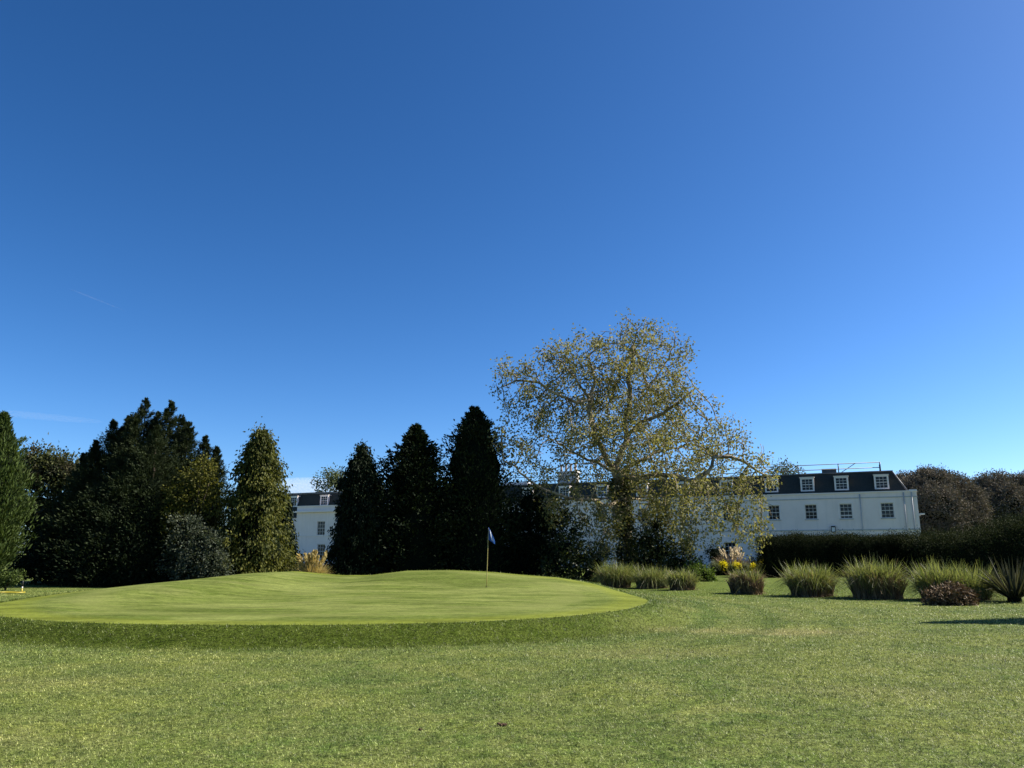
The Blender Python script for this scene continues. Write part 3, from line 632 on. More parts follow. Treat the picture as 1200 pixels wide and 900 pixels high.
# --- tussocks and other lawn plants
def ground_at(px, py):
    lo, hi = 6., 120.
    for _ in range(60):
        mid = (lo + hi) / 2; x = at(px, py, mid)
        if x[2] > gz(x[0], mid): lo = mid
        else: hi = mid
    x = at(px, py, lo); return np.array([x[0], lo, gz(x[0], lo)])
def tussock(px, py, w_px, h_px, thatch_px, label, ng=1100, nd=2200, lean=.36, gw=.020, fill=.93, blend=.6):
    b = ground_at(px, py); k = m_px(b[1]); r = w_px * k / 2; H = h_px * k; ht = thatch_px * k
    b = b + np.array([0, r * fill, 0]); b[2] = gz(b[0], b[1])
    o = empty('grass_tussock', b, label, 'ornamental grass', 'grass tussocks planted along the lawn')
    rr = r * fill; ph = R.uniform(0, 6.3, 4)
    shape = lambda a: 1 + .10 * np.sin(2 * a + ph[0]) + .08 * np.sin(3 * a + ph[1]) + .05 * np.sin(7 * a + ph[2])
    topf = lambda a, q: ht * (.86 + .16 * np.sin(2 * a + ph[3]) + .12 * np.sin(5 * a + ph[1]) * q / rr)
    lv = Leaves()
    a = R.uniform(0, 2 * PI, nd); q = rr * np.sqrt(R.random(nd)); m0 = nd * 2 // 3; q[:m0] = rr * R.uniform(.84, 1.02, m0); q *= shape(a)
    z0 = np.where(R.random(nd) < .7, -.03, R.uniform(0, .5, nd) * ht)
    B = b + np.stack([np.cos(a) * q, np.sin(a) * q, z0], -1)
    D = np.stack([np.cos(a) * .02, np.sin(a) * .02, 1 + 0 * a], -1) + R.normal(0, .11, (nd, 3))
    tp = (topf(a, q) - z0) * R.uniform(.6, 1.12, nd); tone = .30 + .16 * np.sin(a * 4 + ph[2]) * np.sin(a * 2.3 + ph[0])
    lv.strips(B, D, np.maximum(tp, .1), .026 * R.uniform(.5, 1.5, nd), R.uniform(0, .25, nd), 3, np.clip(R.normal(0, .2, nd) + tone, 0, 1))
    n2 = nd // 5; a = R.uniform(0, 2 * PI, n2); q = rr * np.sqrt(R.random(n2))      # straw stalks sticking out of the block, litter round its foot
    lv.strips(b + np.stack([np.cos(a) * q, np.sin(a) * q, ht * R.uniform(.3, .8, n2)], -1), np.stack([np.cos(a) * .5, np.sin(a) * .5, 1 + 0 * a], -1) + R.normal(0, .4, (n2, 3)), (H - ht * .5) * R.uniform(.2, .85, n2), np.full(n2, .016), R.uniform(0, .6, n2), 3, R.uniform(.5, 1, n2))
    n3 = nd // 9; a = R.uniform(0, 2 * PI, n3); q = rr * R.uniform(.95, 1.2, n3) * shape(a)
    lv.strips(b + np.stack([np.cos(a) * q, np.sin(a) * q, R.uniform(0, .12, n3)], -1), R.normal(0, 1, (n3, 3)) * np.array([1, 1, .25]) + np.array([0, 0, .1]), np.full(n3, .2), np.full(n3, .02), R.uniform(0, .5, n3), 2, R.uniform(.2, .9, n3))
    lv.build('dead_thatch', M['tuss_dead'], o, b)
    lv = Leaves(); a = R.uniform(0, 2 * PI, ng); q = rr * np.sqrt(R.random(ng)) * shape(a); hb = R.random(ng) ** .8
    z0 = ht * np.where(R.random(ng) < blend * .45, .1 + .5 * hb, .5 + .4 * hb); q = np.where(z0 < ht * .5, rr * 1.0 * shape(a) * R.uniform(.9, 1.04, ng), q)
    B = b + np.stack([np.cos(a) * q, np.sin(a) * q, z0], -1)
    D = np.stack([np.cos(a), np.sin(a), 0 * a], -1) * (lean * np.minimum(1, q / rr) * R.uniform(.1, 1.3, ng))[:, None] + np.array([0, 0, 1.]) + R.normal(0, .2, (ng, 3))
    L = (H - z0) * np.where(R.random(ng) < .12, R.uniform(.95, 1.3, ng), R.uniform(.3, 1.0, ng))
    lv.strips(B, D, L, gw * R.uniform(.5, 1.4, ng), R.uniform(.0, .55, ng), 4, np.clip(R.normal(.45, .28, ng), 0, 1))
    m_ = int(ng * .2 * blend + 20); a = R.uniform(0, 2 * PI, m_)            # leaves falling over the side
    q = rr * .95 * shape(a); B = b + np.stack([np.cos(a) * q, np.sin(a) * q, ht * R.uniform(.4, .95, m_)], -1)
    D = np.stack([np.cos(a), np.sin(a), .9 + 0 * a], -1) + R.normal(0, .35, (m_, 3))
    lv.strips(B, D, r * R.uniform(.4, 1.0, m_), gw * R.uniform(.5, 1.2, m_), R.uniform(.7, 1.6, m_), 4, np.clip(R.normal(.5, .25, m_), 0, 1))
    lv.build('green_blades', M['tuss_green'], o, b)
    hump = MB(); hump.lathe([(rr * .75, 0), (rr * .72, ht * .4), (rr * .55, ht * .6), (rr * .2, ht * .66)], (0, 0, -.02), 14, .05, R); hump.build('root_crown', M['dark_core'], o)
    return o
tussock(724, 689, 33, 31, 15, 'green tussock below the plane tree trunk, yellowing on top', ng=1300, nd=1500, blend=1.2)
tussock(768, 690, 33, 27, 12, 'low loose green tussock beside the broad leafy shrub', ng=1300, nd=1300, blend=1.2)
tussock(802, 692, 27, 25, 14, 'smallest tussock, with a dark base, in front of the bright green shrub', nd=1500, blend=.9)
tussock(881, 697, 35, 32, 20, 'squat brown cut tussock with few green blades, in front of the yellow flowers', ng=480, nd=2800, lean=.22, fill=.92, blend=.15)
tussock(959, 700, 47, 39, 22, 'full green tussock in front of the left end of the clipped hedge', ng=1700, nd=2200, blend=1.0)
tussock(1038, 703, 49, 46, 27, 'tall spiky tussock with a square brown base, below the house corner', ng=1600, nd=2800, lean=.36, blend=.6)
tussock(1112, 704, 38, 44, 18, 'grey green upright tussock behind the dead brown heap', ng=1900, nd=900, lean=.3, blend=1.5)
tussock(1150, 704, 52, 41, 14, 'bright rounded green tussock beside the flax plant', ng=2400, nd=700, lean=.42, blend=1.5)
def heap():
    b = ground_at(1125, 710); b[1] += .5; o = empty('dead_plant_heap', b, 'brown withered heap of dead leaves in front of two tussocks', 'dead plant')
    k = m_px(b[1]); lv = Leaves(); n = 170; a = R.uniform(0, 2 * PI, n); q = np.sqrt(R.random(n)); x = np.cos(a) * q * 26 * k; y = np.sin(a) * q * .55
    h = 22 * k * np.clip(1.05 - (x / (29 * k)) ** 2, .1, 1) * (1 - .5 * (y / .6) ** 2)
    C = b + np.stack([x, y, h * R.uniform(.1, 1, n)], -1); lv.clumps(C, 22, .13, .12, .05, None, .2, tbase=.4, tvar=.3); lv.build('withered_leaves', M['heap'], o, b)
    MB().lathe([(.42, 0), (.4, .2), (.25, .4), (.05, .48)], (0, 0, 0), 12, .1, R).build('root_crown', M['dark_core'], o)
heap()
def flax():
    b = ground_at(1198, 706); b[1] += .4; o = empty('flax_plant', b, 'spiky flax plant with sword leaves at the edge of the lawn', 'plant')
    lv = Leaves(); n = 190; a = R.uniform(0, 2 * PI, n); q = R.random(n)
    D = np.stack([np.cos(a), np.sin(a), 0 * a], -1) * (.2 + 1.3 * q ** 1.2)[:, None] + np.array([0, 0, 1.]); B = b + np.stack([np.cos(a) * .15, np.sin(a) * .15, 0 * a + .1], -1)
    lv.strips(B, D, R.uniform(.9, 1.55, n), R.uniform(.045, .075, n), R.uniform(.05, .5, n) * q, 4, np.clip(R.normal(.45, .3, n), 0, 1)); lv.build('leaves', M['flax'], o, b)
    MB().lathe([(.22, -.05), (.2, .12), (.1, .25)], (0, 0, 0), 10, .05, R).build('root_crown', M['dark_core'], o)
flax()
def pampas(px, Y, h_px, w_px, nplume, label, mat, plume_mat, base=None, ng=900):
    b = base_of(px, Y); k = m_px(Y); H = h_px * k; r = w_px * k / 2; o = empty('pampas_grass', b, label, 'pampas grass')
    lv = Leaves(); a = R.uniform(0, 2 * PI, ng); q = r * .45 * np.sqrt(R.random(ng)); B = b + np.stack([np.cos(a) * q, np.sin(a) * q, 0 * a], -1)
    D = np.stack([np.cos(a), np.sin(a), 0 * a], -1) * R.uniform(.05, .75, ng)[:, None] + np.array([0, 0, 1.]); lv.strips(B, D, H * R.uniform(.4, .85, ng), .035 * R.uniform(.6, 1.3, ng), R.uniform(0, .5, ng), 4, np.clip(R.normal(.5, .25, ng), 0, 1))
    lv.build('leaves', M[mat], o, b)
    lv = Leaves(); st = MB()
    for j in range(nplume):
        a = R.uniform(0, 2 * PI); ln = R.uniform(.1, .6); d = np.array([math.cos(a) * ln, math.sin(a) * ln, 1.]); d /= np.linalg.norm(d); tp = d * H * R.uniform(.8, 1.02)
        st.tube([(0, 0, 0), tp * .5, tp], [.012, .01, .005], 4); pl = H * .34; n = 60; u = R.random(n)
        C = b + tp - d * (pl * u)[:, None] + R.normal(0, .035, (n, 3)) * (np.sin(u * PI * .9 + .2) * 1.4)[:, None]; lv.add(C, d + R.normal(0, .35, (n, 3)) + np.array([0, 0, .4]), .16, .07, R.normal(.6, .2, n))
    lv.build('plumes', M[plume_mat], o, b); st.build('plume_stems', M['tuss_dead'], o)
pampas(857, 61.5, 32, 36, 14, 'pampas grass with cream plumes by the house wall', 'tuss_dead', 'plume')
pampas(367, 40.8, 36, 24, 26, 'golden sunlit pampas clump between two dark conifers', 'pampas', 'pampas', ng=1400)

# --- flower bed
for i, (px, py, r, kind) in enumerate([(837, 664, 7.5, 0), (847, 664, 6.5, 1), (857, 667, 7, 2), (863, 664, 6.5, 1), (872, 666, 7.5, 0), (882, 666, 5.5, 1), (890, 666, 7.5, 2), (893, 662, 5, 1), (900, 664, 6.5, 1)]):
    lab = ['pale grey green mound beside the bright shrub at the bed end', 'yellow flower clump nearest the bright green shrub', 'grey green mound just below the pampas plumes', 'yellow flower clump under the cream pampas grass',
           'pale rounded mound behind the squat brown tussock', 'small yellow flower clump behind the squat brown tussock', 'pale green mound between two yellow clumps near the hedge', 'narrow yellow flower clump at the back of the bed', 'yellow flower clump touching the clipped hedge'][i]
    y_ = 58 + (.8 if py < 663 else 0); b = base_of(px, y_)
    nm = 'flower_clump' if kind == 1 else 'grey_mound_plant'
    o = empty(nm, b, lab, 'flowers' if kind == 1 else 'plant', 'yellow flower clumps in the bed' if kind == 1 else 'grey green mounds in the bed')
    k = m_px(y_); rr = r * k; top = at(px, py - r, y_)[2] - b[2]; lv = Leaves(); n = 60; v = unit(R.normal(size=(n, 3))); v[:, 2] = np.abs(v[:, 2])
    C = b + v * np.array([rr, rr * .9, top * .95]) * R.uniform(.75, 1, n)[:, None]
    up = C[:, 2] - b[2] > top * (.35 if kind == 1 else 9)
    if kind == 1: lv.clumps(C[up], 22, .13, .09, .07, v[up], 0, tbase=.6); lv.build('blossom', M['yflower'], o, b); lv = Leaves()
    lv.clumps(C[~up] if kind == 1 else C, 22, .15, .11, .045, v[~up] if kind == 1 else v, 0, tbase=.55); lv.build('foliage', M['shade_leaf' if kind == 1 else 'greymound'], o, b)
    MB().lathe([(rr * .7, 0), (rr * .65, top * .5), (rr * .2, top * .75)], (0, 0, 0), 10, .05, R).build('stems', M['dark_core'], o)
bushy('round_shrub', 839, 69, [(838, 648, 9, 0), (842, 655, 8, 0)], 'round dark shrub against the house wall left of the cream pampas', 'shade_leaf', leaf=.16, clump=.3, k=20, cat='shrub', trunk=.04, part='foliage', stem='stem')
bushy('low_wall_shrub', 893, 70, [(884, 660, 6, 0), (894, 657, 7, 0), (903, 655, 8, 0)], 'low bluish shrub at the foot of the house wall by the hedge', 'shade_leaf', leaf=.16, clump=.3, k=20, cat='shrub', trunk=.04, part='foliage', stem='stem', tbase=.6)

# --- hedges
def hedge_box(name, x0, x1, y0, y1, topf, label, mat, clump=.3, k=20, leaf=.13, dens=9, rough=.1, lay=0.):
    b = np.array([(x0 + x1) / 2, (y0 + y1) / 2, 0.]); o = empty(name, b, label, 'hedge'); lv = Leaves()
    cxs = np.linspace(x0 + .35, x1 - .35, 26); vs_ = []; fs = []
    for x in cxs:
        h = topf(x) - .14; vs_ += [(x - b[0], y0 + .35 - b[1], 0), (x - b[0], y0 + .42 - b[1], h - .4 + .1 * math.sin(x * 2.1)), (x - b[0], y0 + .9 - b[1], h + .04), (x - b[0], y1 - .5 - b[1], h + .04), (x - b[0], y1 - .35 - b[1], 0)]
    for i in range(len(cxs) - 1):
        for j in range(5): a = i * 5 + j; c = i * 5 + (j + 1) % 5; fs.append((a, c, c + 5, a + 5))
    fs += [(4, 3, 2, 1, 0), tuple(len(cxs) * 5 - 5 + q for q in range(5))]; MB().add(vs_, fs).build('shade_core', M['dark_core'], o)  # solid dark body in place of shade inside the hedge
    def face(n, fn, out, tb=.4):
        P = fn(n); P[:, 1] += .16 * np.sin(P[:, 0] * 1.9 + P[:, 2] * 1.3) * np.sin(P[:, 0] * .7 + 2 * P[:, 2]); P[:, 2] += .09 * np.sin(P[:, 0] * 2.7) * np.sin(P[:, 0] * .9 + P[:, 1]) * (P[:, 2] > 1); P += R.normal(0, rough, P.shape); lv.clumps(P, k, clump * R.uniform(.6, 1.2, n), leaf, leaf * .5, np.tile(np.array(out, float), (n, 1)), 0., tbase=tb, face=.7)
    Hm = np.mean([topf(x) for x in cxs]); Lx = x1 - x0; Ly = y1 - y0
    def front(n, y): x = R.uniform(x0, x1, n); h = np.array([topf(v) for v in x]); return np.stack([x, np.full(n, y), h * R.random(n)], -1)
    face(int(dens * Lx * Hm), lambda n: front(n, y0 + .1), (0, -1, .2)); face(int(dens * Lx * Hm * .4), lambda n: front(n, y1 - .1), (0, 1, .2))
    def top(n): x = R.uniform(x0, x1, n); h = np.array([topf(v) for v in x]); return np.stack([x, R.uniform(y0, y1, n), h], -1)
    face(int(dens * Lx * Ly * 1.3), top, (0, 0, 1), .85)  # top leaves tinted paler, sunlight put into their colour
    def fill(n): x = R.uniform(x0, x1, n); h = np.array([topf(v) for v in x]); return np.stack([x, R.uniform(y0 + .1, y1 - .1, n), h - R.random(n) * 1.1], -1)
    face(int(dens * Lx * Ly * 1.1), fill, (0, -.3, 1), .35)
    def end(n, x): return np.stack([np.full(n, x), R.uniform(y0, y1, n), topf(x) * R.random(n)], -1)
    face(int(dens * Ly * Hm * 1.2), lambda n: end(n, x0 + .1), (-1, 0, .2)); face(int(dens * Ly * Hm), lambda n: end(n, x1 - .1), (1, 0, .2))
    if lay:                         # sprays standing out of the top
        n = int(Lx * 9); x = R.uniform(x0, x1, n); P = np.stack([x, R.uniform(y0, y1, n), np.array([topf(v) for v in x]) + R.uniform(0, lay, n)], -1); lv.clumps(P, 26, clump, leaf * 1.2, leaf * .5, np.tile([.3, -.2, .5], (n, 1)), 0, tbase=.55)
    lv.build('foliage', M[mat], o, b); return o
hx0 = at(903, 660, 53)[0]; hx1 = at(1082, 660, 53)[0]; hx2 = at(1290, 660, 51)[0]
ht = lambda x: np.interp(x, [hx0, hx0 + 2, hx1], [at(903, 633, 53)[2], at(930, 631, 53)[2], at(1075, 632, 53)[2]])
hedge_box('clipped_hedge', hx0, hx1, 53, 56, lambda x: float(ht(x)), 'dark clipped hedge with a squared end below the white house', 'hedge', rough=.06, lay=.22, leaf=.085, k=30, clump=.26, dens=22)
ht2 = lambda x: np.interp(x, [hx1 - 1, hx1 + 1, at(1130, 660, 51)[0], at(1165, 660, 51)[0], at(1200, 660, 51)[0], hx2], [at(1078, 632, 51)[2], at(1090, 634, 51)[2], at(1130, 634, 51)[2], at(1165, 628, 51)[2], at(1200, 616, 51)[2], at(1240, 608, 51)[2]])
hedge_box('cypress_hedge', hx1 - 1.2, hx2, 50.5, 54.5, lambda x: float(ht2(x)), 'taller loose cypress hedge with feathery top, right of the clipped hedge', 'hedge_brown', clump=.4, rough=.2, lay=.5, dens=9, leaf=.11, k=34)

# --- far trees
bushy('holm_oak', 1100, 112, [(1092, 572, 24, 0), (1112, 578, 26, 2), (1072, 584, 24, 0), (1128, 590, 24, 0), (1095, 598, 32, -3), (1130, 612, 24, -2), (1068, 612, 28, 0), (1105, 624, 30, -3), (1085, 566, 17, 3), (1062, 572, 18, 6), (1138, 600, 16, -2)],
      'brown rounded holm oak crown just right of the house', 'holm', leaf=.26, clump=.6, k=48, dens=11, trunk=.35, face=1.6, tvar=.1, inner=.7)
bushy('holm_oak', 1170, 124, [(1162, 574, 20, 0), (1180, 572, 20, 2), (1200, 574, 20, 0), (1150, 590, 22, 0), (1178, 595, 30, -3), (1210, 596, 30, 0), (1230, 580, 26, 0), (1160, 618, 26, 0), (1195, 622, 28, 0), (1225, 615, 30, 0), (1250, 590, 30, 0)],
      'darker brown holm oak above the cypress hedge, further off', 'holm', leaf=.28, clump=.65, k=48, dens=11, trunk=.35, face=1.6, tvar=.1, inner=.7)
bushy('distant_tree', 388, 126, [(380, 562, 9, 0), (392, 554, 9, 0), (402, 560, 10, 0), (388, 570, 10, 0), (404, 572, 9, 2), (376, 570, 7, 0), (395, 564, 9, -2)], 'sparse pale green tree rising behind the left roof of the house', 'far', leaf=.4, clump=.8, k=16, dens=8, trunk=.2, inner=0)
bushy('distant_tree', 916, 118, [(912, 551, 7, 0), (921, 548, 7, 0), (928, 554, 6, 0), (905, 556, 6, 0), (918, 560, 10, 0), (936, 556, 4, 1)], 'small pale tree top showing over the roof railing', 'far', leaf=.38, clump=.7, k=14, dens=7, trunk=.2, inner=0)
# a conifer standing just off the right edge: its shadow lies on the lawn
conifer('lawn_conifer', 1306, 19.4, 512, [(0, 30), (.2, 52), (.6, 34), (.9, 12), (1, 3)], 'young conifer on the lawn beyond the edge of the picture, casting the long shadow', 'conifer_green', n=420, L=.16, elev=25, core_k=.5)

# ------------------------------------------------------------------ the house
FA = math.atan(.45); ux, uy = math.cos(FA), -math.sin(FA)
hb = at(1074, 577, 75); HB = np.array([hb[0], 75., 0.])
house = empty('white_house', HB, 'long white rendered country house with dark mansard roof, dormers and roof railing', 'house', rz=-FA)
cp, sp = math.cos(PITCH), math.sin(PITCH)
def fx(px, z, d=0.):               # local x on the facade that lies under photo column px at height z
    a = (px - 600) / F_PX; ox, oy = HB[0] + d * math.sin(FA), HB[1] + d * math.cos(FA)
    return (a * (oy * cp + (z - EYE) * sp) - ox) / (ux - a * uy * cp)
def fz(px, py, d=0.):
    z = 5.
    for _ in range(6):
        Yw = HB[1] + d * math.cos(FA) + fx(px, z, d) * uy; z = at(px, py, Yw)[2]
    return z
EAVE = fz(1000, 578); TOP = fz(1000, 554, 1.2); LEN = -fx(490, 5); BACK = 13.0; SET = 1.25
print('eave', EAVE, 'top', TOP, 'len', LEN, 'win', fz(991, 599), 'dorm', fz(986, 566, .6), 'string', fz(900, 623))
WZ = fz(991, 599); DZ = fz(986, 566.5, .5); STR = fz(960, 621.5)
wx1 = [fx(p_, WZ) for p_ in (1040, 991.5, 950.5, 907)]
x = wx1[-1] - 4.6
while x > -LEN + 2: wx1.append(x); x -= 4.6
wx0 = [v for v in wx1]
WW, WH = 1.14, 1.46
WEND = -fx(300, 5); bay0, bay1 = fx(347, 5, -1.2), fx(480, 5, -1.2)     # projecting bay at the far end
ops = [(v - WW / 2, v + WW / 2, WZ - WH / 2, WZ + WH / 2) for v in wx1 if not (bay0 - .8 < v < bay1 + .8)]
ops += [(v - WW / 2, v + WW / 2, .95, .95 + 1.75) for v in wx0 if not (bay0 - .8 < v < bay1 + .8) and v < -1]
def wall_open(mb, x0, x1, z0, z1, ops, y=0., rev=.16):
    X = sorted({x0, x1, *[o[0] for o in ops], *[o[1] for o in ops]}); Z = sorted({z0, z1, *[o[2] for o in ops], *[o[3] for o in ops]})
    for i in range(len(X) - 1):
        for j in range(len(Z) - 1):
            cx, cz = (X[i] + X[i + 1]) / 2, (Z[j] + Z[j + 1]) / 2
            if any(o[0] < cx < o[1] and o[2] < cz < o[3] for o in ops): continue
            mb.add([(X[i], y, Z[j]), (X[i + 1], y, Z[j]), (X[i + 1], y, Z[j + 1]), (X[i], y, Z[j + 1])], [(0, 1, 2, 3)])
    for (a, b_, c, d) in ops:
        mb.add([(a, y, c), (b_, y, c), (b_, y, d), (a, y, d), (a, y + rev, c), (b_, y + rev, c), (b_, y + rev, d), (a, y + rev, d)], [(0, 4, 5, 1), (1, 5, 6, 2), (2, 6, 7, 3), (3, 7, 4, 0)])
    return mb
wl = wall_open(MB(), -LEN, 0, -.2, EAVE, ops)
wl.add([(0, 0, -.2), (0, BACK, -.2), (0, BACK, EAVE), (0, 0, EAVE), (-LEN, 0, -.2), (-LEN, BACK, -.2), (-LEN, BACK, EAVE), (-LEN, 0, EAVE)], [(0, 1, 2, 3), (5, 4, 7, 6), (1, 5, 6, 2)])
wl.build('wall', M['render'], house)
tr_ = MB(); tr_.box(-LEN, .04, -.07, -.003, STR - .07, STR + .07); tr_.box(-LEN, .04, -.05, -.003, EAVE - .52, EAVE - .42)
tr_.build('string_course', M['pipe_shade'], house)  # darker paint stands in for the shadow line of the course
pa = MB(); pa.box(-LEN, .06, -.1, .22, EAVE + .003, EAVE + .12); pa.box(-.25, .06, .223, BACK, EAVE + .003, EAVE + .12); pa.box(-.62, .03, -.06, .3, EAVE + .123, EAVE + .2)
pa.build('parapet', M['white'], house)
HIP = 1.15
rf = MB(); e0 = EAVE + .03
b0 = [(-LEN, .26, e0), (-.75, .26, e0), (-.75, BACK - .26, e0), (-LEN, BACK - .26, e0)]; t0_ = [(-LEN, .26 + SET, TOP), (-.75 - HIP, .26 + SET, TOP), (-.75 - HIP, BACK - .26 - SET, TOP), (-LEN, BACK - .26 - SET, TOP)]
rf.add(b0 + t0_, [(0, 1, 5, 4), (1, 2, 6, 5), (2, 3, 7, 6), (3, 0, 4, 7)]); roof = rf.build('roof', M['slate'], house)
cap = MB(); cap.box(-LEN, -.75 - HIP + .1, .26 + SET - .1, BACK - .26 - SET + .1, TOP + .003, TOP + .12); cap.tube([(-.75, .26, e0 + .05), (-.75 - HIP, .26 + SET, TOP + .05)], .09, 6); cap.build('roof_capping', M['lead'], roof)
def window(parent, cx, cz, y, w_, h_, nx=3, nz=4, sill=True, t=.05, ajar=False, fw=.055):
    mb = MB(); x0, x1, z0, z1 = cx - w_ / 2, cx + w_ / 2, cz - h_ / 2, cz + h_ / 2
    mb.box(x0, x0 + fw, y, y + t, z0, z1); mb.box(x1 - fw, x1, y, y + t, z0, z1); mb.box(x0 + fw, x1 - fw, y, y + t, z0, z0 + fw); mb.box(x0 + fw, x1 - fw, y, y + t, z1 - fw, z1)
    for i in range(1, nx): xx = x0 + w_ * i / nx; mb.box(xx - .012, xx + .012, y + .006, y + t - .006, z0 + fw, z1 - fw)
    for j in range(1, nz): zz = z0 + h_ * j / nz; q = .026 if j * 2 == nz else .012; mb.box(x0 + fw, x1 - fw, y + .003, y + t - .003, zz - q, zz + q)
    if ajar: mb.box(x0 + fw, x1 - fw, y - .02, y + t, z0 + .25, z0 + .33)
    o = mb.build('window', M['frame'], parent)
    MB().add([(x0 + .02, y + t * .7, z0 + .02), (x1 - .02, y + t * .7, z0 + .02), (x1 - .02, y + t * .7, z1 - .02), (x0 + .02, y + t * .7, z1 - .02)], [(0, 1, 2, 3)]).build('pane', M['glass'], o)
    if sill: MB().box(x0 - .1, x1 + .1, y - .17, y - .003, z0 - .1, z0 - .003).build('sill', M['pipe_shade'], o)  # shade put into the sill paint, dulling its sunlit ends
    return o
for i, (a, b_, c, d) in enumerate(ops):
    wo = window(house, (a + b_) / 2, (c + d) / 2, .1, b_ - a - .01, d - c - .01, 3, 4, ajar=(i == 1)); arch = MB()
    arch.box(a - .16, a - .003, -.03, -.003, c - .1, d + .16); arch.box(b_ + .003, b_ + .16, -.03, -.003, c - .1, d + .16); arch.box(a - .003, b_ + .003, -.03, -.003, d + .003, d + .16); arch.build('surround', M['white'], wo)
# dormers
dx = [fx(p_, DZ, .5) for p_ in (1033, 986, 946, 904)]
x = dx[-1] - 4.6
while x > -LEN + 1.5: dx.append(x); x -= 4.6
dx += [fx(p_, DZ, .5) for p_ in (344, 380, 408)]
yf = .26 + SET * .18
for v in dx:
    hw, hh = .66, .70
    d_ = MB(); d_.box(v - hw + .1, v + hw - .1, yf + .06, yf + 1.5, DZ - hh, DZ + hh - .1); o = d_.build('dormer', M['slate'], house)
    f = MB(); f.box(v - hw, v - hw + .16, yf - .03, yf + .3, DZ - hh, DZ + hh); f.box(v + hw - .16, v + hw, yf - .03, yf + .3, DZ - hh, DZ + hh); f.box(v - hw + .163, v + hw - .163, yf - .03, yf + .3, DZ + hh - .17, DZ + hh); f.box(v - hw + .163, v + hw - .163, yf - .03, yf + .3, DZ - hh, DZ - hh + .14)
    f.box(v - hw - .06, v + hw + .06, yf - .08, yf + 1.6, DZ + hh + .003, DZ + hh + .07); f.build('dormer_frame', M['frame'], o)
    w_ = MB(); zc = DZ - .01; ww, wh = 2 * hw - .33, 2 * hh - .32
    for i in (1, 2): w_.box(v - ww / 2 + ww * i / 3 - .012, v - ww / 2 + ww * i / 3 + .012, yf + .01, yf + .045, zc - wh / 2, zc + wh / 2)
    for j in (1, 2, 3): zz = zc - wh / 2 + wh * j / 4; q = .026 if j == 2 else .012; w_.box(v - ww / 2, v + ww / 2, yf + .007, yf + .042, zz - q, zz + q)
    w_.build('sash_bars', M['frame'], o); MB().add([(v - ww / 2, yf + .05, zc - wh / 2), (v + ww / 2, yf + .05, zc - wh / 2), (v + ww / 2, yf + .05, zc + wh / 2), (v - ww / 2, yf + .05, zc + wh / 2)], [(0, 1, 2, 3)]).build('pane', M['glass'], o)
# far wing: lower eave, same roof line
WE = fz(345, 607); wg = MB(); wg.box(-WEND, -LEN - .003, .02, BACK - .5, -.2, WE); wg.build('wing_wall', M['render'], house)
wr = MB(); a0, a1 = -WEND - .1, -LEN - .006; TW = TOP - .1
wr.add([(a0, -.05, WE + .003), (a1, -.05, WE + .003), (a1, BACK - .4, WE + .003), (a0, BACK - .4, WE + .003), (a0, 1.15, TW), (a1, 1.15, TW), (a1, BACK - 1.7, TW), (a0, BACK - 1.7, TW)], [(0, 1, 5, 4), (1, 2, 6, 5), (2, 3, 7, 6), (3, 0, 4, 7)])
wro = wr.build('wing_roof', M['slate'], house); q = MB(); q.box(a0 - .1, a1, 1.0, BACK - 1.6, TW + .003, TW + .22); q.build('roof_capping', M['lead'], wro)
# projecting bay with parapet at the far end
BP = fz(370, 593.5, -1.2)
bops = [(fx(p_, z, -1.2) - .62, fx(p_, z, -1.2) + .62, z - .9, z + .9) for p_ in (376, 430) for z in (fz(376, 619, -1.2), fz(376, 646, -1.2))]
bw = wall_open(MB(), bay0, bay1, -.2, BP, bops, y=-1.2)
bw.add([(bay0, -1.2, -.2), (bay0, -.004, -.2), (bay0, -.004, BP), (bay0, -1.2, BP), (bay1, -1.2, -.2), (bay1, -.004, -.2), (bay1, -.004, BP), (bay1, -1.2, BP)], [(0, 3, 2, 1), (4, 5, 6, 7), (3, 7, 6, 2)])
bay = bw.build('bay', M['render'], house)
q = MB(); q.box(bay0 - .35, bay1 + .35, -1.55, -.01, BP - .75, BP - .55); q.box(bay0 - .1, bay1 + .1, -1.3, -.01, BP + .003, BP + .12); q.box(bay0 - .08, bay1 + .08, -1.28, -1.203, STR - .07, STR + .07); q.build('cornice', M['white'], bay)
for (a, b_, c, d) in bops: window(bay, (a + b_) / 2, (c + d) / 2, -1.1, b_ - a - .01, d - c - .01, 3, 4)
# pipes, lamps
for px_, zt in ((1011, EAVE - .1),):
    xx = fx(px_, 4); MB().tube([(xx, -.09, -.1), (xx, -.09, zt)], .05, 8).build('downpipe', M['pipe_shade'], house)
for xx in (-1.15, -.45): MB().tube([(xx, -.09, -.1), (xx, -.09, EAVE - .05)], .055, 8).build('downpipe', M['pipe_shade'], house)
lx = fx(977.5, 3.2); lz = fz(977.5, 620); l_ = MB(); l_.box(lx - .2, lx + .2, -.28, -.003, lz + .18, lz + .3); l_.box(lx - .19, lx - .15, -.26, -.22, lz - .25, lz + .18); l_.box(lx + .15, lx + .19, -.26, -.22, lz - .25, lz + .18); l_.box(lx - .2, lx + .2, -.27, -.003, lz - .32, lz - .25); l_.box(lx - .19, lx + .19, -.04, -.003, lz - .25, lz + .18)
la = l_.build('wall_lantern', M['iron'], house); MB().box(lx - .14, lx + .14, -.24, -.05, lz - .247, lz + .177).build('lamp_glass', M['lampglass'], la)
fl = MB(); z_ = fz(1075, 603); fl.box(.003, .12, -.05, .15, z_ - .1, z_ + .1); fl.box(.12, .5, -.12, .2, z_ - .02, z_ + .12); fl.build('floodlight', M['white'], house)
vent = MB(); vx = fx(968, 3); vz = fz(968, 624); vent.box(vx - .16, vx + .16, -.05, -.003, vz - .14, vz + .14); vent.build('wall_vent', M['pipe_shade'], house)
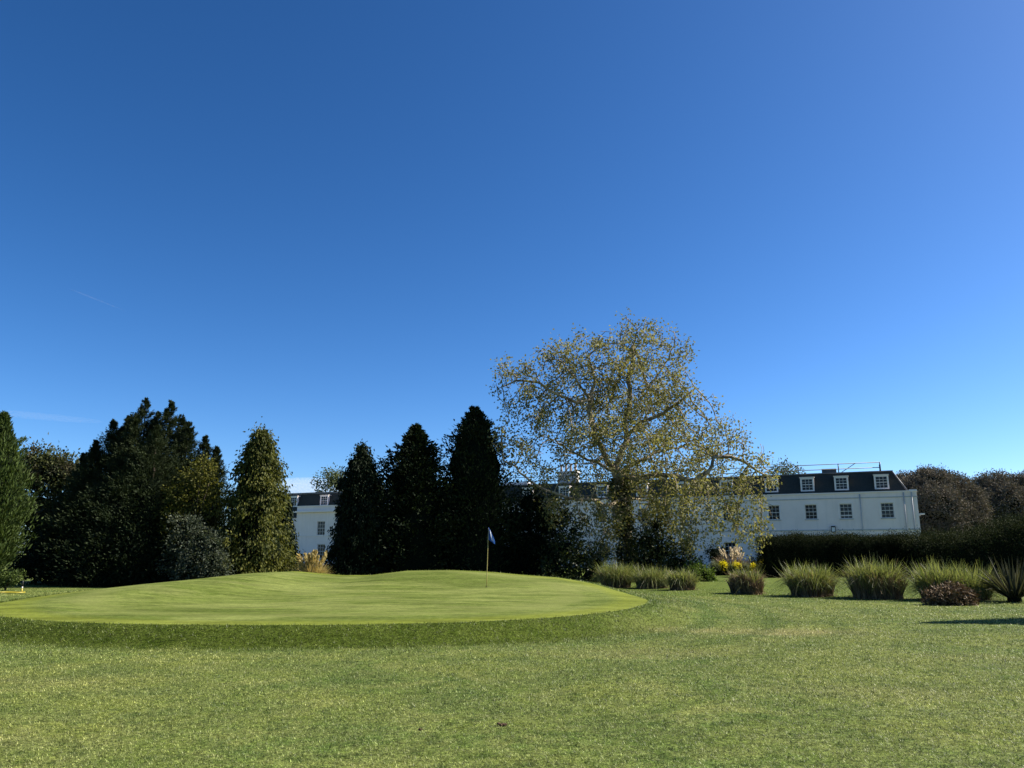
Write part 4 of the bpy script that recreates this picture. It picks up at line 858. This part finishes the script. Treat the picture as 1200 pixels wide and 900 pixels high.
# roof railing
rl = MB(); ry = .26 + SET + .35; x1 = fx(1031, TOP + 1, ry); x0_ = -LEN + 1
for zz in (TOP + .5, TOP + 1.02): rl.tube([(x0_, ry, zz), (x1, ry, zz), (x1, ry + 3.0, zz)], .042, 6)
xx = x1
while xx > x0_: rl.tube([(xx, ry, TOP + .1), (xx, ry, TOP + 1.05)], .05, 6); xx -= 3.9
for yy in (1.5, 3.0): rl.tube([(x1, ry + yy, TOP + .1), (x1, ry + yy, TOP + 1.05)], .05, 6)
for j in range(5): xa = x1 - .3 - 5.6 * j - 2; rl.tube([(xa, ry, TOP + 1.0), (xa - 1.6, ry + 1.6, TOP + .15)], .035, 5)
rl.build('roof_railing', M['iron'], house)
hv = MB(); hx = fx(974, TOP + .5, ry + 1); hv.box(hx - .9, hx + .5, ry + .5, ry + 1.5, TOP + .123, TOP + .62); hv.build('roof_vent', M['lead'], roof)
sk = MB(); sx = fx(608, TOP + .4, 4); sk.box(sx - 1.6, sx + 1.6, 3, 4.5, TOP + .123, TOP + .55); sk.build('roof_light', M['frame'], roof)
for (pa_, pb_, pyt, ny) in ((655, 677, 552, 4), (728, 744, 557, 3)):
    xa, xb = fx(pa_, TOP + 1, 5), fx(pb_, TOP + 1, 5); zt = fz((pa_ + pb_) / 2, pyt, 5)
    cm = MB(); cm.box(xa, xb, 4.6, 5.6, TOP + .123, zt - .25); cm.box(xa - .1, xb + .1, 4.5, 5.7, zt - .247, zt - .05); ch_ = cm.build('chimney', M['chim'], roof)
    for j in range(ny):
        cx = xa + (xb - xa) * (j + .5) / ny; MB().lathe([(.17, 0), (.15, .3), (.13, .7), (.17, .75), (.17, .85)], (cx, 5.1, zt - .048), 10).build('chimney_pot', M['pot'], ch_)

# ------------------------------------------------------------------ flagstick, tee, small things
fb = ground_at(570, 688); FH = 1.95
fl = empty('flagstick', fb, 'thin golf flagstick with a limp blue and white flag on the green', 'golf flag')
lean = np.array([.055, .02, 0.])
MB().tube([lean * u + np.array([0, 0, FH * u - .08]) for u in np.linspace(0, 1, 6)], [.013, .012, .011, .010, .009, .008], 8).build('pole', M['cane'], fl)
MB().lathe([(.05, .004), (.054, .008)], (0, 0, 0), 16).build('hole_disc', M['hole'], fl)  # dark disc on the turf, shade of the hole put into colour
nu, nv = 12, 14; V = []; PV = []
for j in range(nv + 1):
    v = j / nv
    for i in range(nu + 1):
        u = i / nu; w_ = .05 + .22 * u * (.25 + .75 * v)
        x = u * (.05 + .17 * min(1, .15 + v * 1.1)); y = .045 * math.sin(u * 9 + v * 1.5) * u ** .5
        V.append(lean * .97 + np.array([x, y, FH - .03 - .40 * v - .12 * u * (1 + .3 * v)])); PV.append(1.0 if .45 < u - .15 * v + .12 < .78 and .12 < v < .9 else 0.)
me = bpy.data.meshes.new('flag'); me.from_pydata([tuple(p_) for p_ in V], [], [(j * (nu + 1) + i, j * (nu + 1) + i + 1, (j + 1) * (nu + 1) + i + 1, (j + 1) * (nu + 1) + i) for j in range(nv) for i in range(nu)])
a_ = me.attributes.new('panel', 'FLOAT', 'POINT'); a_.data.foreach_set('value', np.array(PV, np.float32)); me.polygons.foreach_set('use_smooth', np.ones(len(me.polygons), bool)); link('flag', me, M['flag'], fl)
tb = ground_at(14, 695); k = m_px(tb[1])
tp = MB(); n = 20; pts = [(math.cos(q) * 13 * k, math.sin(q) * .35, .03) for q in np.linspace(0, 2 * PI, n)]; tp.tube(pts, .022, 6, cap=False); tp.box(-12 * k, 9 * k, -.05, .05, .008, .022)
o = tp.build('tee_plate', M['yplastic']); o.location = tb; tag(o, 'flat yellow tee plate lying on the grass near the edge', 'tee plate')
pbq = ground_at(21, 694); pbq = pbq + np.array([0, .25, 0]); ps = empty('tee_post', pbq, 'short black and white tee post with a yellow foot behind the yellow plate', 'tee post')
MB().lathe([(.032, .22), (.032, .42), (.02, .46)], n=8).build('black_cap', M['black'], ps); MB().lathe([(.028, .14), (.028, .22)], n=8).build('white_band', M['frame'], ps); MB().lathe([(.035, -.05), (.028, .14)], n=8).build('yellow_foot', M['yplastic'], ps)
for (px, py, s, lab) in ((589, 851, .042, 'small brown clod of soil lying on the mown grass'), (492, 856, .02, 'tiny fleck of bare soil in the near grass')):
    b = ground_at(px, py); mb = MB()
    for j in range(6):
        c = R.normal(0, 1, 3) * np.array([s, s * .5, 0]); r = s * R.uniform(.25, .5); mb.lathe([(r * .5, -.01), (r, r * .3), (r * .8, r * .8), (r * .2, r)], c + np.array([0, 0, .01]), 7, .15, R)
    o = mb.build('soil_clod', M['soil']); o.location = b; tag(o, lab, 'soil')

# ------------------------------------------------------------------ sky things: contrails and one bank of cloud
def spindle(name, p0, p1, r, dens, label, cat, sq=1.0, col=(1, 1, 1)):
    p0, p1 = np.array(p0), np.array(p1); c = (p0 + p1) / 2; mb = MB(); us = np.linspace(-1, 1, 17)
    mb.tube([(p1 - p0) / 2 * u for u in us], [max(.01, r * math.sqrt(max(0, 1 - u * u))) for u in us], 14)
    o = mb.build(name, vol(name + '_vapour', dens, col)); o.location = c
    return tag(o, label, cat)
spindle('contrail', at(78, 337, 5000), at(146, 364, 5000), 6, .0022, 'thin faint vapour trail high above the spiky cypress', 'contrail')
spindle('contrail', at(-40, 480, 6000), at(125, 495, 6000), 30, .0007, 'wide smeared vapour trail low above the feathery conifer', 'contrail')
spindle('cloud', at(290, 576, 6000), at(420, 574, 6000), 105, .0022, 'soft white cloud low in the gap left of the narrow dark conifer', 'cloud', col=(1, .97, .96))
print('objects', len(bpy.data.objects))
